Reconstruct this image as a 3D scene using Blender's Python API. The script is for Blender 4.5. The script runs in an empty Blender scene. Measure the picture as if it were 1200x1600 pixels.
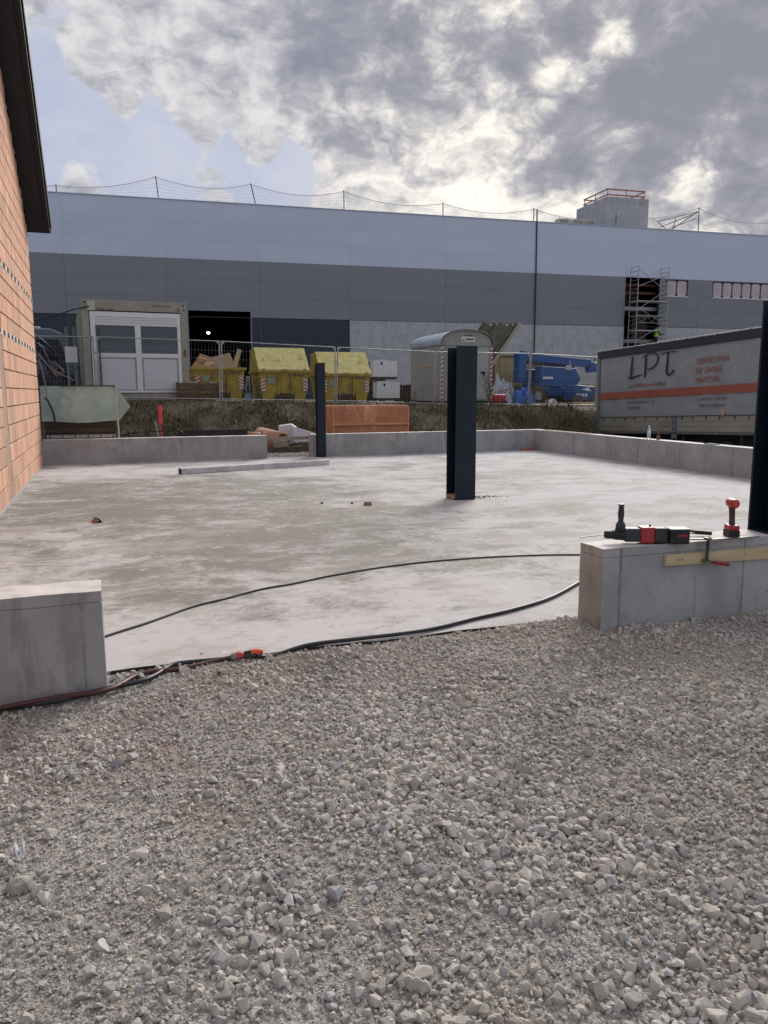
import bpy, math, random
import numpy as np
from mathutils import Vector, Matrix, noise as mnoise
S = bpy.context.scene
R = math.radians
random.seed(7)
rng = np.random.default_rng(11)

# ------------------------------------------------------------------ camera
cam_d = bpy.data.cameras.new('camera'); cam = bpy.data.objects.new('camera', cam_d)
S.collection.objects.link(cam); S.camera = cam
YAW, PITCH, ROLL = R(19.6), math.atan(188/1210), R(0.15)
fw = Vector((math.sin(YAW)*math.cos(PITCH), math.cos(YAW)*math.cos(PITCH), -math.sin(PITCH)))
r0 = Vector((math.cos(YAW), -math.sin(YAW), 0)); u0 = r0.cross(fw)
rt = r0*math.cos(ROLL) - u0*math.sin(ROLL); up = rt.cross(fw)
cam.matrix_world = Matrix(((rt.x, up.x, -fw.x, 0), (rt.y, up.y, -fw.y, 0), (rt.z, up.z, -fw.z, 1.44), (0, 0, 0, 1)))
cam_d.sensor_fit = 'VERTICAL'; cam_d.sensor_height = 32; cam_d.lens = 32*1210/1600
cam_d.clip_start = 0.05; cam_d.clip_end = 3000
S.render.resolution_x = 768; S.render.resolution_y = 1024

# ------------------------------------------------------------------ world, sun, exposure
SUN_AZ, SUN_EL = R(40), R(30)                    # azimuth from +Y towards +X
S.view_settings.view_transform = 'Standard'; S.view_settings.look = 'None'
S.view_settings.exposure = 0.40; S.view_settings.gamma = 1
SKY_STRENGTH = 0.10
sunv = Vector((math.sin(SUN_AZ)*math.cos(SUN_EL), math.cos(SUN_AZ)*math.cos(SUN_EL), math.sin(SUN_EL)))
sl = bpy.data.lights.new('sun', 'SUN'); sun = bpy.data.objects.new('sun', sl); S.collection.objects.link(sun)
sl.energy = 2.9; sl.angle = R(30); sl.color = (1.0, 0.94, 0.86)
sun.rotation_euler = sunv.to_track_quat('Z', 'Y').to_euler(); sun.location = (20, 20, 30)

class NT:
    """small node-tree helper"""
    def __init__(s, tree): s.t = tree; s.n = tree.nodes; s.l = tree.links
    def new(s, ty, **kw):
        nd = s.n.new(ty)
        for k, v in kw.items(): setattr(nd, k, v)
        return nd
    def inp(s, nd, k, v):
        if v is None: return
        if isinstance(v, bpy.types.NodeSocket): s.l.new(v, nd.inputs[k])
        else: nd.inputs[k].default_value = v
    def math(s, op, a, b=None, c=None, clamp=False):
        nd = s.new('ShaderNodeMath', operation=op, use_clamp=clamp)
        s.inp(nd, 0, a); s.inp(nd, 1, b); s.inp(nd, 2, c); return nd.outputs[0]
    def vmath(s, op, a, b=None):
        nd = s.new('ShaderNodeVectorMath', operation=op); s.inp(nd, 0, a); s.inp(nd, 1, b)
        return nd.outputs['Value'] if op in ('DOT_PRODUCT', 'LENGTH') else nd.outputs[0]
    def noise(s, vec, scale, detail=6, rough=0.55, lac=2.0, dist=0.0, w=None):
        nd = s.new('ShaderNodeTexNoise'); s.inp(nd, 'Vector', vec); nd.inputs['Scale'].default_value = scale
        nd.inputs['Detail'].default_value = detail; nd.inputs['Roughness'].default_value = rough
        nd.inputs['Lacunarity'].default_value = lac; nd.inputs['Distortion'].default_value = dist
        return nd.outputs[0]
    def ramp(s, fac, lo, hi, smooth=True):
        nd = s.new('ShaderNodeMapRange', interpolation_type='SMOOTHSTEP' if smooth else 'LINEAR')
        s.inp(nd, 0, fac); nd.inputs[1].default_value = lo; nd.inputs[2].default_value = hi; return nd.outputs[0]
    def mix(s, fac, a, b, blend='MIX'):
        nd = s.new('ShaderNodeMix', data_type='RGBA', blend_type=blend)
        s.inp(nd, 0, fac)
        s.inp(nd, 6, a if isinstance(a, bpy.types.NodeSocket) else (*a, 1)[:4])
        s.inp(nd, 7, b if isinstance(b, bpy.types.NodeSocket) else (*b, 1)[:4]); return nd.outputs[2]
    def map(s, vec, scale=(1, 1, 1), loc=(0, 0, 0), rot=(0, 0, 0)):
        nd = s.new('ShaderNodeMapping'); s.inp(nd, 0, vec); nd.inputs[1].default_value = loc
        nd.inputs[2].default_value = rot; nd.inputs[3].default_value = scale; return nd.outputs[0]

def pix_dir(x, y):
    return (fw + rt*((x-600)/1210) - up*((y-800)/1210)).normalized()

world = bpy.data.worlds.new('World'); S.world = world; world.use_nodes = True
W = NT(world.node_tree); W.n.clear()
out = W.new('ShaderNodeOutputWorld'); bg = W.new('ShaderNodeBackground'); W.l.new(bg.outputs[0], out.inputs[0])
sky = W.new('ShaderNodeTexSky', sky_type='NISHITA'); sky.sun_disc = False
sky.sun_elevation = SUN_EL; sky.sun_rotation = SUN_AZ; sky.air_density = 1.0; sky.dust_density = 1.6; sky.ozone_density = 1.5
tc = W.new('ShaderNodeTexCoord'); D = W.vmath('NORMALIZE', tc.outputs['Generated'])
Q = W.map(D, (1, 1, 1.55))
warp = W.new('ShaderNodeTexNoise'); W.l.new(Q, warp.inputs['Vector']); warp.inputs['Scale'].default_value = 16; warp.inputs['Detail'].default_value = 2
wv = W.vmath('MULTIPLY', W.vmath('SUBTRACT', warp.outputs['Color'], (0.5, 0.5, 0.5)), (0.05, 0.05, 0.04))
Qw = W.vmath('ADD', Q, wv)
def sgn(n_, k): return W.math('MULTIPLY', W.math('SUBTRACT', n_, 0.5), k)
def lumps(lst):
    """where the clouds of that afternoon stood: soft lumps on the sky dome (pixel of the photograph, radius in degrees, amount)"""
    tot = None
    for x, y, rad, amp in lst:
        dt = W.vmath('DOT_PRODUCT', D, tuple(pix_dir(x, y)))
        g = W.math('MULTIPLY', W.ramp(dt, math.cos(R(rad)), 1.0), amp)
        tot = g if tot is None else W.math('ADD', tot, g)
    return tot
def puffs(vec, scale):
    v = W.new('ShaderNodeTexVoronoi', feature='F1'); W.l.new(vec, v.inputs['Vector']); v.inputs['Scale'].default_value = scale
    v.inputs['Detail'].default_value = 2; v.inputs['Roughness'].default_value = .55; v.inputs['Lacunarity'].default_value = 2.3
    v.normalize = True
    return W.math('SUBTRACT', 1.0, v.outputs['Distance'])
pf = puffs(Qw, 25.0)
nA = W.math('ADD', W.math('ADD', sgn(W.noise(Qw, 10.5, 8, 0.64, 2.1), 2.0), sgn(W.noise(Qw, 38.0, 4, 0.62, 2.1), 0.8)), W.math('MULTIPLY', W.math('SUBTRACT', pf, 0.62), 1.5))
coverb = lumps([(170, 215, 9, -.75), (110, 255, 5, -.4), (220, 255, 4, -.35), (90, 185, 5, -.4), (310, 245, 5, -.85), (420, 262, 4.2, -.95), (470, 275, 3, -.5), (50, 120, 4, -.2), (215, 60, 5, -.1),
               (150, 90, 3.0, .75), (190, 160, 1.6, .8), (240, 95, 6, .62), (300, 205, 2.0, .5), (110, 30, 5, .3), (360, 140, 5, .5), (300, 190, 3, .3), (330, 30, 8, .3), (400, 226, 1.9, 1.7), (330, 190, 2.2, .5), (430, 160, 3, .5),
               (660, 70, 17, .7), (1050, 170, 19, .9), (820, 250, 12, .5), (130, 282, 2.6, 1.3), (220, 290, 2, .6), (330, 282, 3.0, 1.2), (590, 225, 6, .45), (660, 300, 8, .5), (500, 60, 7, .4)])
dens = W.math('ADD', nA, W.math('ADD', coverb, 0.10))
cover = W.ramp(dens, -0.10, 0.36)
thickb = lumps([(640, 60, 12, .75), (560, 130, 6, .45), (430, 20, 8, .35), (830, 50, 10, .45), (1080, 160, 13, 1.05), (960, 200, 7, .5), (1190, 240, 11, .6), (1150, 60, 12, .5), (830, 270, 4, .45), (760, 285, 4, .25), (875, 245, 2.4, .5),
                (957, 72, 1.7, -1.3), (1015, 25, 2.4, -.7), (930, 40, 1.6, -.4), (905, 92, 1.5, -.5), (855, 92, 1.9, -1.1), (875, 128, 2.0, -1.3), (918, 128, 1.5, -1.1), (700, 60, 2.2, -.5), (1125, 190, 1.6, -.6), (845, 150, 2, -.6), (1165, 148, 2.0, -.9), (670, 120, 2.2, -.5), (790, 40, 2.5, -.5), (1085, 235, 3, -.5),
                (640, 220, 8, -.35), (980, 310, 7, -.85), (760, 270, 7, -.6), (1120, 320, 5, -.7), (540, 200, 5, -.4), (300, 130, 8, -.2), (720, 300, 7, -.1)])
nB = W.math('ADD', W.math('MULTIPLY', W.math('SUBTRACT', 0.62, puffs(W.vmath('ADD', Qw, (2.2, 4.1, .9)), 20.0)), 1.3), sgn(W.noise(W.vmath('ADD', Qw, (3.3, 1.1, .4)), 16.0, 8, 0.64, 2.1), 2.6), 0.0)
tkr = W.math('ADD', W.math('ADD', nB, W.math('MULTIPLY', thickb, .50)), 0.04)
tk = W.ramp(tkr, -0.48, 0.52); tk2 = W.ramp(tkr, 0.25, 1.0)
sund = W.vmath('DOT_PRODUCT', D, tuple(pix_dir(960, 260)))
glow = W.ramp(sund, math.cos(R(26)), 1.0)
bright = W.mix(glow, (0.58, 0.57, 0.575), (0.90, 0.85, 0.76))
dark = W.mix(glow, (0.215, 0.225, 0.28), (0.205, 0.21, 0.255))
ccol = W.mix(tk2, W.mix(tk, bright, W.mix(glow, (0.29, 0.295, 0.34), (0.30, 0.30, 0.335))), W.mix(glow, (0.20, 0.21, 0.26), (0.21, 0.215, 0.255)))
# billow relief inside the lit parts
ccol = W.mix(W.math('MULTIPLY', W.ramp(pf, 0.72, 0.45), 0.42), ccol, (0.26, 0.265, 0.31))
ccol = W.mix(W.math('MULTIPLY', W.ramp(W.noise(Qw, 40.0, 3, 0.6), 0.45, 0.66), 0.22), ccol, dark)
skyc = W.new('ShaderNodeVectorMath', operation='SCALE'); W.l.new(sky.outputs[0], skyc.inputs[0]); skyc.inputs['Scale'].default_value = SKY_STRENGTH
veil = W.mix(0.92, skyc.outputs[0], (0.37, 0.40, 0.51))
veil = W.mix(W.math('MULTIPLY', W.ramp(W.noise(Q, 5.0, 6, 0.65), 0.42, 0.66), .35), veil, (0.56, 0.56, 0.60))
veil = W.mix(W.math('MULTIPLY', glow, .6), veil, (0.50, 0.50, 0.55))
sc = W.mix(W.math('MULTIPLY', cover, 0.97), veil, ccol)
W.l.new(sc, bg.inputs[0]); bg.inputs[1].default_value = 1.0

# ------------------------------------------------------------------ materials
MATS = {}
def mat(name, col, rough=0.7, metal=0.0, var=0.0, vscale=6.0, col2=None, bump=0.0, bscale=40.0, spec=0.4, stretch=(1, 1, 1),
        emit=None, alpha=None, island=0.0, objrand=0.0, dirt=None, dscale=1.2, dlo=0.5, dhi=0.7, trans=0.0):
    if name in MATS: return MATS[name]
    m = bpy.data.materials.new(name); m.use_nodes = True; MATS[name] = m
    T = NT(m.node_tree); b = T.n['Principled BSDF']
    b.inputs['Roughness'].default_value = rough; b.inputs['Metallic'].default_value = metal
    b.inputs['Specular IOR Level'].default_value = spec
    co = T.new('ShaderNodeTexCoord').outputs['Object']
    co = T.map(co, stretch)
    c = (*col, 1)
    src = None
    if var or col2:
        c2 = col2 if col2 else tuple(max(0, x*(1-var)) for x in col)
        f = T.ramp(T.noise(co, vscale, 8, 0.6), 0.32, 0.68)
        src = T.mix(f, col, c2)
    if dirt:
        f = T.ramp(T.noise(T.map(co, (1, 1, .45), (5, 3, 1)), dscale, 9, 0.65), dlo, dhi)
        src = T.mix(f, src if src else col, dirt)
    if island or objrand:
        if island:
            g = T.new('ShaderNodeNewGeometry').outputs['Random Per Island']; k = island
        else:
            g = T.new('ShaderNodeObjectInfo').outputs['Random']; k = objrand
        h = T.new('ShaderNodeHueSaturation'); T.inp(h, 'Color', src if src else c)
        T.inp(h, 'Value', T.math('MULTIPLY_ADD', g, 2*k, 1-k)); src = h.outputs[0]
    if src: T.l.new(src, b.inputs['Base Color'])
    else: b.inputs['Base Color'].default_value = c
    if bump:
        bn = T.new('ShaderNodeBump'); bn.inputs['Strength'].default_value = min(1, bump); bn.inputs['Distance'].default_value = 0.01
        T.l.new(T.noise(co, bscale, 8, 0.65), bn.inputs['Height']); T.l.new(bn.outputs[0], b.inputs['Normal'])
    if emit: b.inputs['Emission Color'].default_value = (*emit[:3], 1); b.inputs['Emission Strength'].default_value = emit[3]
    if alpha is not None: b.inputs['Alpha'].default_value = alpha
    if trans: b.inputs['Transmission Weight'].default_value = trans
    return m

# ------------------------------------------------------------------ mesh builder
class MB:
    def __init__(s): s.v = []; s.f = []; s.m = []; s.sm = []
    def add(s, vs, fs, m=0, smooth=False):
        o = len(s.v); s.v += [tuple(v) for v in vs]
        for f in fs: s.f.append(tuple(i+o for i in f)); s.m.append(m); s.sm.append(smooth)
        return s
    def box(s, x0, x1, y0, y1, z0, z1, m=0, M=None):
        vs = [Vector((x, y, z)) for z in (z0, z1) for y in (y0, y1) for x in (x0, x1)]
        if M is not None: vs = [M @ v for v in vs]
        return s.add(vs, [(0, 2, 3, 1), (4, 5, 7, 6), (0, 1, 5, 4), (2, 6, 7, 3), (0, 4, 6, 2), (1, 3, 7, 5)], m)
    def prism(s, poly, axis, a, b, m=0, M=None):
        n = len(poly)
        def mk(p, t):
            u, w = p
            return Vector({'x': (t, u, w), 'y': (u, t, w), 'z': (u, w, t)}[axis])
        vs = [mk(p, a) for p in poly]+[mk(p, b) for p in poly]
        if M is not None: vs = [M @ v for v in vs]
        fs = [tuple(range(n))[::-1], tuple(range(n, 2*n))]+[(i, (i+1) % n, (i+1) % n+n, i+n) for i in range(n)]
        return s.add(vs, fs, m)
    def tube(s, pts, r, n=8, m=0, closed=False, smooth=True):
        pts = [Vector(p) for p in pts]; N = len(pts)
        rs = r if isinstance(r, (list, tuple)) else [r]*N
        vs = []; prev = None
        for i, p in enumerate(pts):
            if closed: t = pts[(i+1) % N]-pts[i-1]
            else: t = pts[min(i+1, N-1)]-pts[max(i-1, 0)]
            if t.length < 1e-9: t = Vector((0, 0, 1))
            t.normalize()
            if prev is None:
                a = Vector((0, 0, 1)) if abs(t.z) < .9 else Vector((1, 0, 0))
                u = t.cross(a).normalized()
            else: u = (prev - t*prev.dot(t)).normalized()
            prev = u; w = t.cross(u)
            vs += [p+(u*math.cos(2*math.pi*k/n)+w*math.sin(2*math.pi*k/n))*rs[i] for k in range(n)]
        fs = []
        for i in range(N if closed else N-1):
            j = (i+1) % N
            fs += [(i*n+k, i*n+(k+1) % n, j*n+(k+1) % n, j*n+k) for k in range(n)]
        s.add(vs, fs, m, smooth)
        if not closed: s.add(vs[:n], [tuple(range(n))[::-1]], m); s.add(vs[-n:], [tuple(range(n))], m)
        return s
    def beam(s, p, q, w, h, m=0):
        p, q = Vector(p), Vector(q); t = (q-p); L = t.length; t.normalize()
        a = Vector((0, 0, 1)) if abs(t.z) < .95 else Vector((0, 1, 0))
        u = a.cross(t).normalized(); v = t.cross(u)
        M = Matrix(((t.x, u.x, v.x, p.x), (t.y, u.y, v.y, p.y), (t.z, u.z, v.z, p.z), (0, 0, 0, 1)))
        return s.box(0, L, -w/2, w/2, -h/2, h/2, m, M)
    def lathe(s, prof, n=16, m=0, M=None, smooth=True):
        vs = []; 
        for r_, z in prof:
            for k in range(n):
                v = Vector((r_*math.cos(2*math.pi*k/n), r_*math.sin(2*math.pi*k/n), z))
                vs.append(M @ v if M is not None else v)
        fs = [(i*n+k, i*n+(k+1) % n, (i+1)*n+(k+1) % n, (i+1)*n+k) for i in range(len(prof)-1) for k in range(n)]
        s.add(vs, fs, m, smooth)
        s.add(vs[:n], [tuple(range(n))[::-1]], m); s.add(vs[-n:], [tuple(range(n))], m)
        return s
    def grid(s, fn, nu, nv, m=0, smooth=True):
        vs = [fn(i/nu, j/nv) for j in range(nv+1) for i in range(nu+1)]
        w = nu+1
        return s.add(vs, [(j*w+i, j*w+i+1, (j+1)*w+i+1, (j+1)*w+i) for j in range(nv) for i in range(nu)], m, smooth)
    def mesh(s, name, mats):
        me = bpy.data.meshes.new(name); me.from_pydata(s.v, [], s.f)
        for mt in (mats if isinstance(mats, (list, tuple)) else [mats]): me.materials.append(mt)
        me.polygons.foreach_set('material_index', s.m); me.polygons.foreach_set('use_smooth', s.sm)
        me.update(); return me
    def build(s, name, mats, parent=None, bevel=0.0, seg=2, loc=None):
        o = bpy.data.objects.new(name, s.mesh(name, mats)); S.collection.objects.link(o)
        if parent: o.parent = parent
        if loc is not None: o.location = loc
        if bevel:
            b = o.modifiers.new('bevel', 'BEVEL'); b.width = bevel; b.segments = seg; b.limit_method = 'ANGLE'; b.angle_limit = R(40)
        return o

def tag(o, label=None, cat=None, group=None, kind=None):
    if label: o['label'] = label
    if cat: o['category'] = cat
    if group: o['group'] = group
    if kind: o['kind'] = kind
    return o
def thing(name, label, cat, loc=(0, 0, 0), rot=(0, 0, 0), group=None):
    o = bpy.data.objects.new(name, None); o.empty_display_size = .2; S.collection.objects.link(o)
    o.location = loc; o.rotation_euler = rot
    return tag(o, label, cat, group)
def link_copy(src, parent=None, loc=None, rot=None, scale=None):
    c = src.copy(); S.collection.objects.link(c)
    if parent is not None: c.parent = parent
    if loc is not None: c.location = loc
    if rot is not None: c.rotation_euler = rot
    if scale is not None: c.scale = scale
    return c
def copy_tree(o, parent=None):
    c = o.copy(); S.collection.objects.link(c); c.parent = parent
    for ch in [q for q in bpy.data.objects if q.parent == o]: copy_tree(ch, c)
    return c
def text(body, size, m, parent, loc, rot, name='lettering', extrude=0.002, align='LEFT', shear=0.0, sx=1.0):
    cu = bpy.data.curves.new('t', 'FONT'); cu.body = body; cu.size = size; cu.extrude = extrude; cu.align_x = align; cu.shear = shear; cu.resolution_u = 2
    ob = bpy.data.objects.new('t', cu); S.collection.objects.link(ob)
    bpy.context.view_layer.update()
    me = bpy.data.meshes.new_from_object(ob.evaluated_get(bpy.context.evaluated_depsgraph_get()))
    bpy.data.objects.remove(ob); me.materials.clear(); me.materials.append(m)
    o = bpy.data.objects.new(name, me); S.collection.objects.link(o); o.parent = parent; o.location = loc; o.rotation_euler = rot; o.scale = (sx, 1, 1)
    return o

# ------------------------------------------------------------------ ground
def sstep(a, b, x):
    t = np.clip((x-a)/(b-a), 0, 1); return t*t*(3-2*t)
def fbm(x, y, s=1.0, o=4):
    """cheap smooth value noise on arrays"""
    tot = 0; amp = 1.0; nrm = 0
    for k in range(o):
        xs = x*s+17.3*k; ys = y*s-9.1*k
        xi = np.floor(xs).astype(np.int64); yi = np.floor(ys).astype(np.int64); fx = xs-xi; fy = ys-yi
        fx = fx*fx*(3-2*fx); fy = fy*fy*(3-2*fy)
        def h(a, b):
            v = (a*374761393+b*668265263+k*1274126177) & 0xffffffff
            v = ((v ^ (v >> 13))*1274126177) & 0xffffffff
            return ((v ^ (v >> 16)) & 0xffff)/65535.0
        tot = tot+amp*((h(xi, yi)*(1-fx)+h(xi+1, yi)*fx)*(1-fy)+(h(xi, yi+1)*(1-fx)+h(xi+1, yi+1)*fx)*fy)
        nrm += amp; amp *= .5; s *= 2.1
    return tot/nrm
def ground_h(x, y):
    x = np.asarray(x, float); y = np.asarray(y, float)
    back = 1.2-0.022*np.clip(x, 0, 25)                         # level of the yard behind
    low = -1.15*sstep(10.3, 12.4, x)                           # lorry parking on the right
    front = -0.022+0.035*(fbm(x, y, .9, 3)-.5)+0.016*(fbm(x+5, y, 4.5, 2)-.5)
    front = front+0.02*sstep(2.2, 3.2, x)*sstep(3.0, 3.8, y)*(1-sstep(4.2, 5, y))
    front = front+(.016+.006*(fbm(x, y, 9, 2)-.5))*sstep(3.7, 4.05, y)
    front = np.where((y > 4.128) & (y < 17.05) & (x > -1.5) & (x < 10.2), -0.3, front)
    mid = 0.02+0.03*(fbm(x, y, 2.0, 3)-.5)
    t = sstep(18.4, 23.3, y+.5*(fbm(x, y, .35, 2)-.5))
    t = np.where(x > 10.3, sstep(np.where(x > 12, 19.5, 18.4), 23.6, y)*(1-sstep(15.2, 15.9, x)*(1-sstep(23.4, 24.2, y))), t)
    base = np.where(y < 17.2, front, mid)+low*(1-sstep(22, 24, y))
    h = base*(1-t)+back*t+0.10*(fbm(x, y, 1.1, 4)-.5)*sstep(18.4, 20, y)*(1-sstep(30, 40, y))
    return h
def ground_z(x, y): return float(ground_h(np.array([x]), np.array([y]))[0])
xs = np.unique(np.concatenate([np.array([-1500, -600, -250, -120, -60, -35, -20, -12, -8, -6, -5, -4.2, -3.5, -3]), np.arange(-2.6, 6.0, .07), np.arange(6, 22, .3),
     np.array([23, 25, 28, 32, 38, 46, 56, 70, 90, 130, 250, 600, 1500])]))
ys = np.unique(np.concatenate([np.array([-1500, -500, -150, -50, -20, -10, -5, -2, -1, -.3]), np.arange(0, 3.9, .07), np.array([3.95, 4.01, 4.07, 4.126, 4.131, 5, 8, 12, 15, 17.04, 17.06, 17.2, 17.22]), np.arange(17.4, 24.5, .2),
     np.arange(24.8, 36, .5), np.array([37, 39, 42, 46, 50, 60, 80, 120, 250, 600, 1500])]))
GX, GY = np.meshgrid(xs, ys); GZ = ground_h(GX, GY)
nx, ny = len(xs), len(ys)
gm = bpy.data.meshes.new('ground')
idx = np.arange(nx*ny).reshape(ny, nx)
quads = np.stack([idx[:-1, :-1], idx[:-1, 1:], idx[1:, 1:], idx[1:, :-1]], -1).reshape(-1, 4)
gm.from_pydata(np.stack([GX, GY, GZ], -1).reshape(-1, 3).tolist(), [], quads.tolist())
gm.polygons.foreach_set('use_smooth', [True]*len(quads))
ground = bpy.data.objects.new('ground', gm); S.collection.objects.link(ground); tag(ground, kind='structure')
m = bpy.data.materials.new('ground'); m.use_nodes = True; gm.materials.append(m)
T = NT(m.node_tree); b = T.n['Principled BSDF']; b.inputs['Roughness'].default_value = .95; b.inputs['Specular IOR Level'].default_value = .15
pos = T.new('ShaderNodeNewGeometry').outputs['Position']
sp = T.new('ShaderNodeSeparateXYZ'); T.l.new(pos, sp.inputs[0])
v1 = T.new('ShaderNodeTexVoronoi'); T.l.new(pos, v1.inputs['Vector']); v1.inputs['Scale'].default_value = 95
v2 = T.new('ShaderNodeTexVoronoi'); T.l.new(pos, v2.inputs['Vector']); v2.inputs['Scale'].default_value = 210
sv = T.new('ShaderNodeSeparateColor'); T.l.new(v1.outputs['Color'], sv.inputs[0])
fines = T.mix(sv.outputs[0], (.21, .20, .185), (.48, .46, .43))
fines = T.mix(T.ramp(T.noise(pos, 2.2, 6), .35, .7), fines, T.mix(sv.outputs[1], (.15, .135, .12), (.33, .30, .27)))
fines = T.mix(T.math('MULTIPLY', T.ramp(T.noise(T.map(pos, (1, 1, 1), (4, 2, 0)), 1.1, 4), .6, .72), .55), fines, (.30, .21, .165))
dirtc = T.mix(T.ramp(T.noise(pos, 1.7, 8, .7), .35, .65), (.11, .085, .06), (.25, .205, .155))
dirtc = T.mix(T.ramp(T.noise(pos, 11, 5, .7), .5, .72), dirtc, (.33, .29, .24))
bankc = T.mix(T.noise(pos, 9, 6), (.045, .036, .022), (.10, .085, .05))
gcol = T.mix(T.ramp(sp.outputs[1], 17.9, 18.7), fines, bankc)
gcol = T.mix(T.ramp(sp.outputs[1], 23.4, 24.2), gcol, dirtc)
T.l.new(gcol, b.inputs['Base Color'])
bn = T.new('ShaderNodeBump'); bn.inputs['Strength'].default_value = 1; bn.inputs['Distance'].default_value = .006
T.l.new(T.math('ADD', v1.outputs['Distance'], T.math('MULTIPLY', v2.outputs['Distance'], .5)), bn.inputs['Height']); bn.invert = True
T.l.new(bn.outputs[0], b.inputs['Normal'])

# ------------------------------------------------------------------ concrete
def concrete_mat(name, light, darkc, stain, warm=0.0, slab=False, stripes=True):
    m = bpy.data.materials.new(name); m.use_nodes = True; T = NT(m.node_tree); b = T.n['Principled BSDF']
    pos = T.new('ShaderNodeTexCoord').outputs['Object']
    if slab:
        big = T.noise(T.map(pos, (.8, 1.0, 1), (3.4, 1.2, 0)), .55, 8, .66, dist=.5)
        mid = T.noise(T.map(pos, (.9, 1.1, 1), (7, 0, 0), (0, 0, R(25))), 1.8, 12, .74, dist=.5)
        fine = T.noise(T.map(pos, (1, 1.2, 1)), 13, 12, .8)
        f = T.math('ADD', T.math('MULTIPLY', big, .34), T.math('ADD', T.math('MULTIPLY', mid, .42), T.math('MULTIPLY', fine, .24)))
        # damp, unfaded concrete towards the brick wall: a stain with its own shape
        sp = T.new('ShaderNodeSeparateXYZ'); T.l.new(pos, sp.inputs[0])
        def blob(cx, cy, rx, ry, k):
            dx = T.math('DIVIDE', T.math('SUBTRACT', sp.outputs[0], cx), rx); dy = T.math('DIVIDE', T.math('SUBTRACT', sp.outputs[1], cy), ry)
            return T.math('MULTIPLY', T.math('SUBTRACT', 1.0, T.ramp(T.math('ADD', T.math('MULTIPLY', dx, dx), T.math('MULTIPLY', dy, dy)), 0.0, 1.2)), k)
        for a_ in ((1.2, 10.4, 3.2, 4.2, -.075), (2.3, 7.0, 2.6, 1.3, -.055), (6.4, 12.0, 2.5, .8, -.05), (.2, 6.6, 1.2, 1.5, -.03), (4.9, 8.2, 1.2, .5, -.05), (3.5, 12.6, 2.0, .6, -.03), (1.4, 4.8, 2.6, .8, .035)):
            f = T.math('ADD', f, blob(*a_))
        c = T.mix(T.ramp(f, .405, .53), darkc, light)
        c = T.mix(T.math('MULTIPLY', T.ramp(T.noise(T.map(pos, (1, 1.4, 1), (2, 9, 0)), 1.0, 9, .68), .52, .60), .55), c, stain)
        c = T.mix(T.math('MULTIPLY', T.ramp(T.noise(T.map(pos, (1, 1.2, 1), (1, 1, 0)), 5.5, 12, .8), .56, .64), .6), c, tuple(min(.85, x*1.35) for x in light))
        c = T.mix(T.math('MULTIPLY', T.ramp(T.noise(T.map(pos, (1, 1.6, 1), (6, 2, 0)), 3.2, 12, .78), .56, .64), .45), c, darkc)
        # sparse specks
        v = T.new('ShaderNodeTexVoronoi'); T.l.new(pos, v.inputs['Vector']); v.inputs['Scale'].default_value = 2.6
        c = T.mix(T.math('LESS_THAN', v.outputs['Distance'], .035), c, (.12, .11, .10))
        # pour ring scratch
        c = T.mix(T.math('MULTIPLY', T.ramp(T.noise(pos, 60, 3), .45, .8), .18), c, darkc)
        rgh = T.ramp(f, .40, .54); T.l.new(T.math('MULTIPLY_ADD', rgh, .14, .74), b.inputs['Roughness'])
        b.inputs['Specular IOR Level'].default_value = .2
        hgt = T.math('ADD', T.math('MULTIPLY', fine, .4), T.noise(pos, 120, 4, .7))
    else:
        f = T.ramp(T.noise(pos, 2.3, 9, .66), .3, .7)
        c = T.mix(f, darkc, light)
        c = T.mix(T.math('MULTIPLY', T.ramp(T.noise(T.map(pos, (1, 1, .35), (3, 1, 0)), 4.2, 9, .7, dist=.4), .54, .66), .6), c, stain)
        # run marks down the formwork face and small blowholes
        if stripes: c = T.mix(T.math('MULTIPLY', T.ramp(T.noise(T.map(pos, (16, 16, .7)), 1.0, 4, .6), .60, .70), .45), c, stain)
        v = T.new('ShaderNodeTexVoronoi'); T.l.new(pos, v.inputs['Vector']); v.inputs['Scale'].default_value = 11
        hole = T.math('LESS_THAN', v.outputs['Distance'], T.math('MULTIPLY', T.ramp(T.noise(pos, 3.0, 2), .5, .75), .10))
        c = T.mix(hole, c, tuple(x*.35 for x in darkc))
        b.inputs['Roughness'].default_value = .8; b.inputs['Specular IOR Level'].default_value = .3
        hgt = T.math('ADD', T.noise(pos, 35, 9, .72), T.math('MULTIPLY', hole, -2.0))
    T.l.new(c, b.inputs['Base Color'])
    bn = T.new('ShaderNodeBump'); bn.inputs['Strength'].default_value = .45; bn.inputs['Distance'].default_value = .004
    T.l.new(hgt, bn.inputs['Height']); T.l.new(bn.outputs[0], b.inputs['Normal'])
    MATS[name] = m; return m
C_WALL = concrete_mat('formed_concrete', (.38, .385, .395), (.275, .28, .29), (.19, .19, .195))
C_SHADED = concrete_mat('formed_concrete_shaded', (.33, .325, .315), (.235, .228, .22), (.15, .145, .14))  # darker, tan-leaning copy for the near walls' left end: shade put into the colour
C_TOP = concrete_mat('concrete_top_lit', (.70, .69, .68), (.52, .51, .50), (.40, .385, .37), stripes=False)  # same wall concrete, painted paler so the upper faces read as brightly lit
C_SLAB = concrete_mat('slab_concrete', (.495, .492, .508), (.20, .195, .175), (.34, .325, .295), slab=True)
C_BLD = concrete_mat('precast_concrete', (.46, .48, .52), (.35, .37, .41), (.26, .275, .30), stripes=False)

mb = MB(); mb.box(-1.24, 10.0, 4.13, 17.1, -.28, 0)
slab = mb.build('concrete_slab', C_SLAB, bevel=.006); tag(slab, kind='structure')
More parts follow.
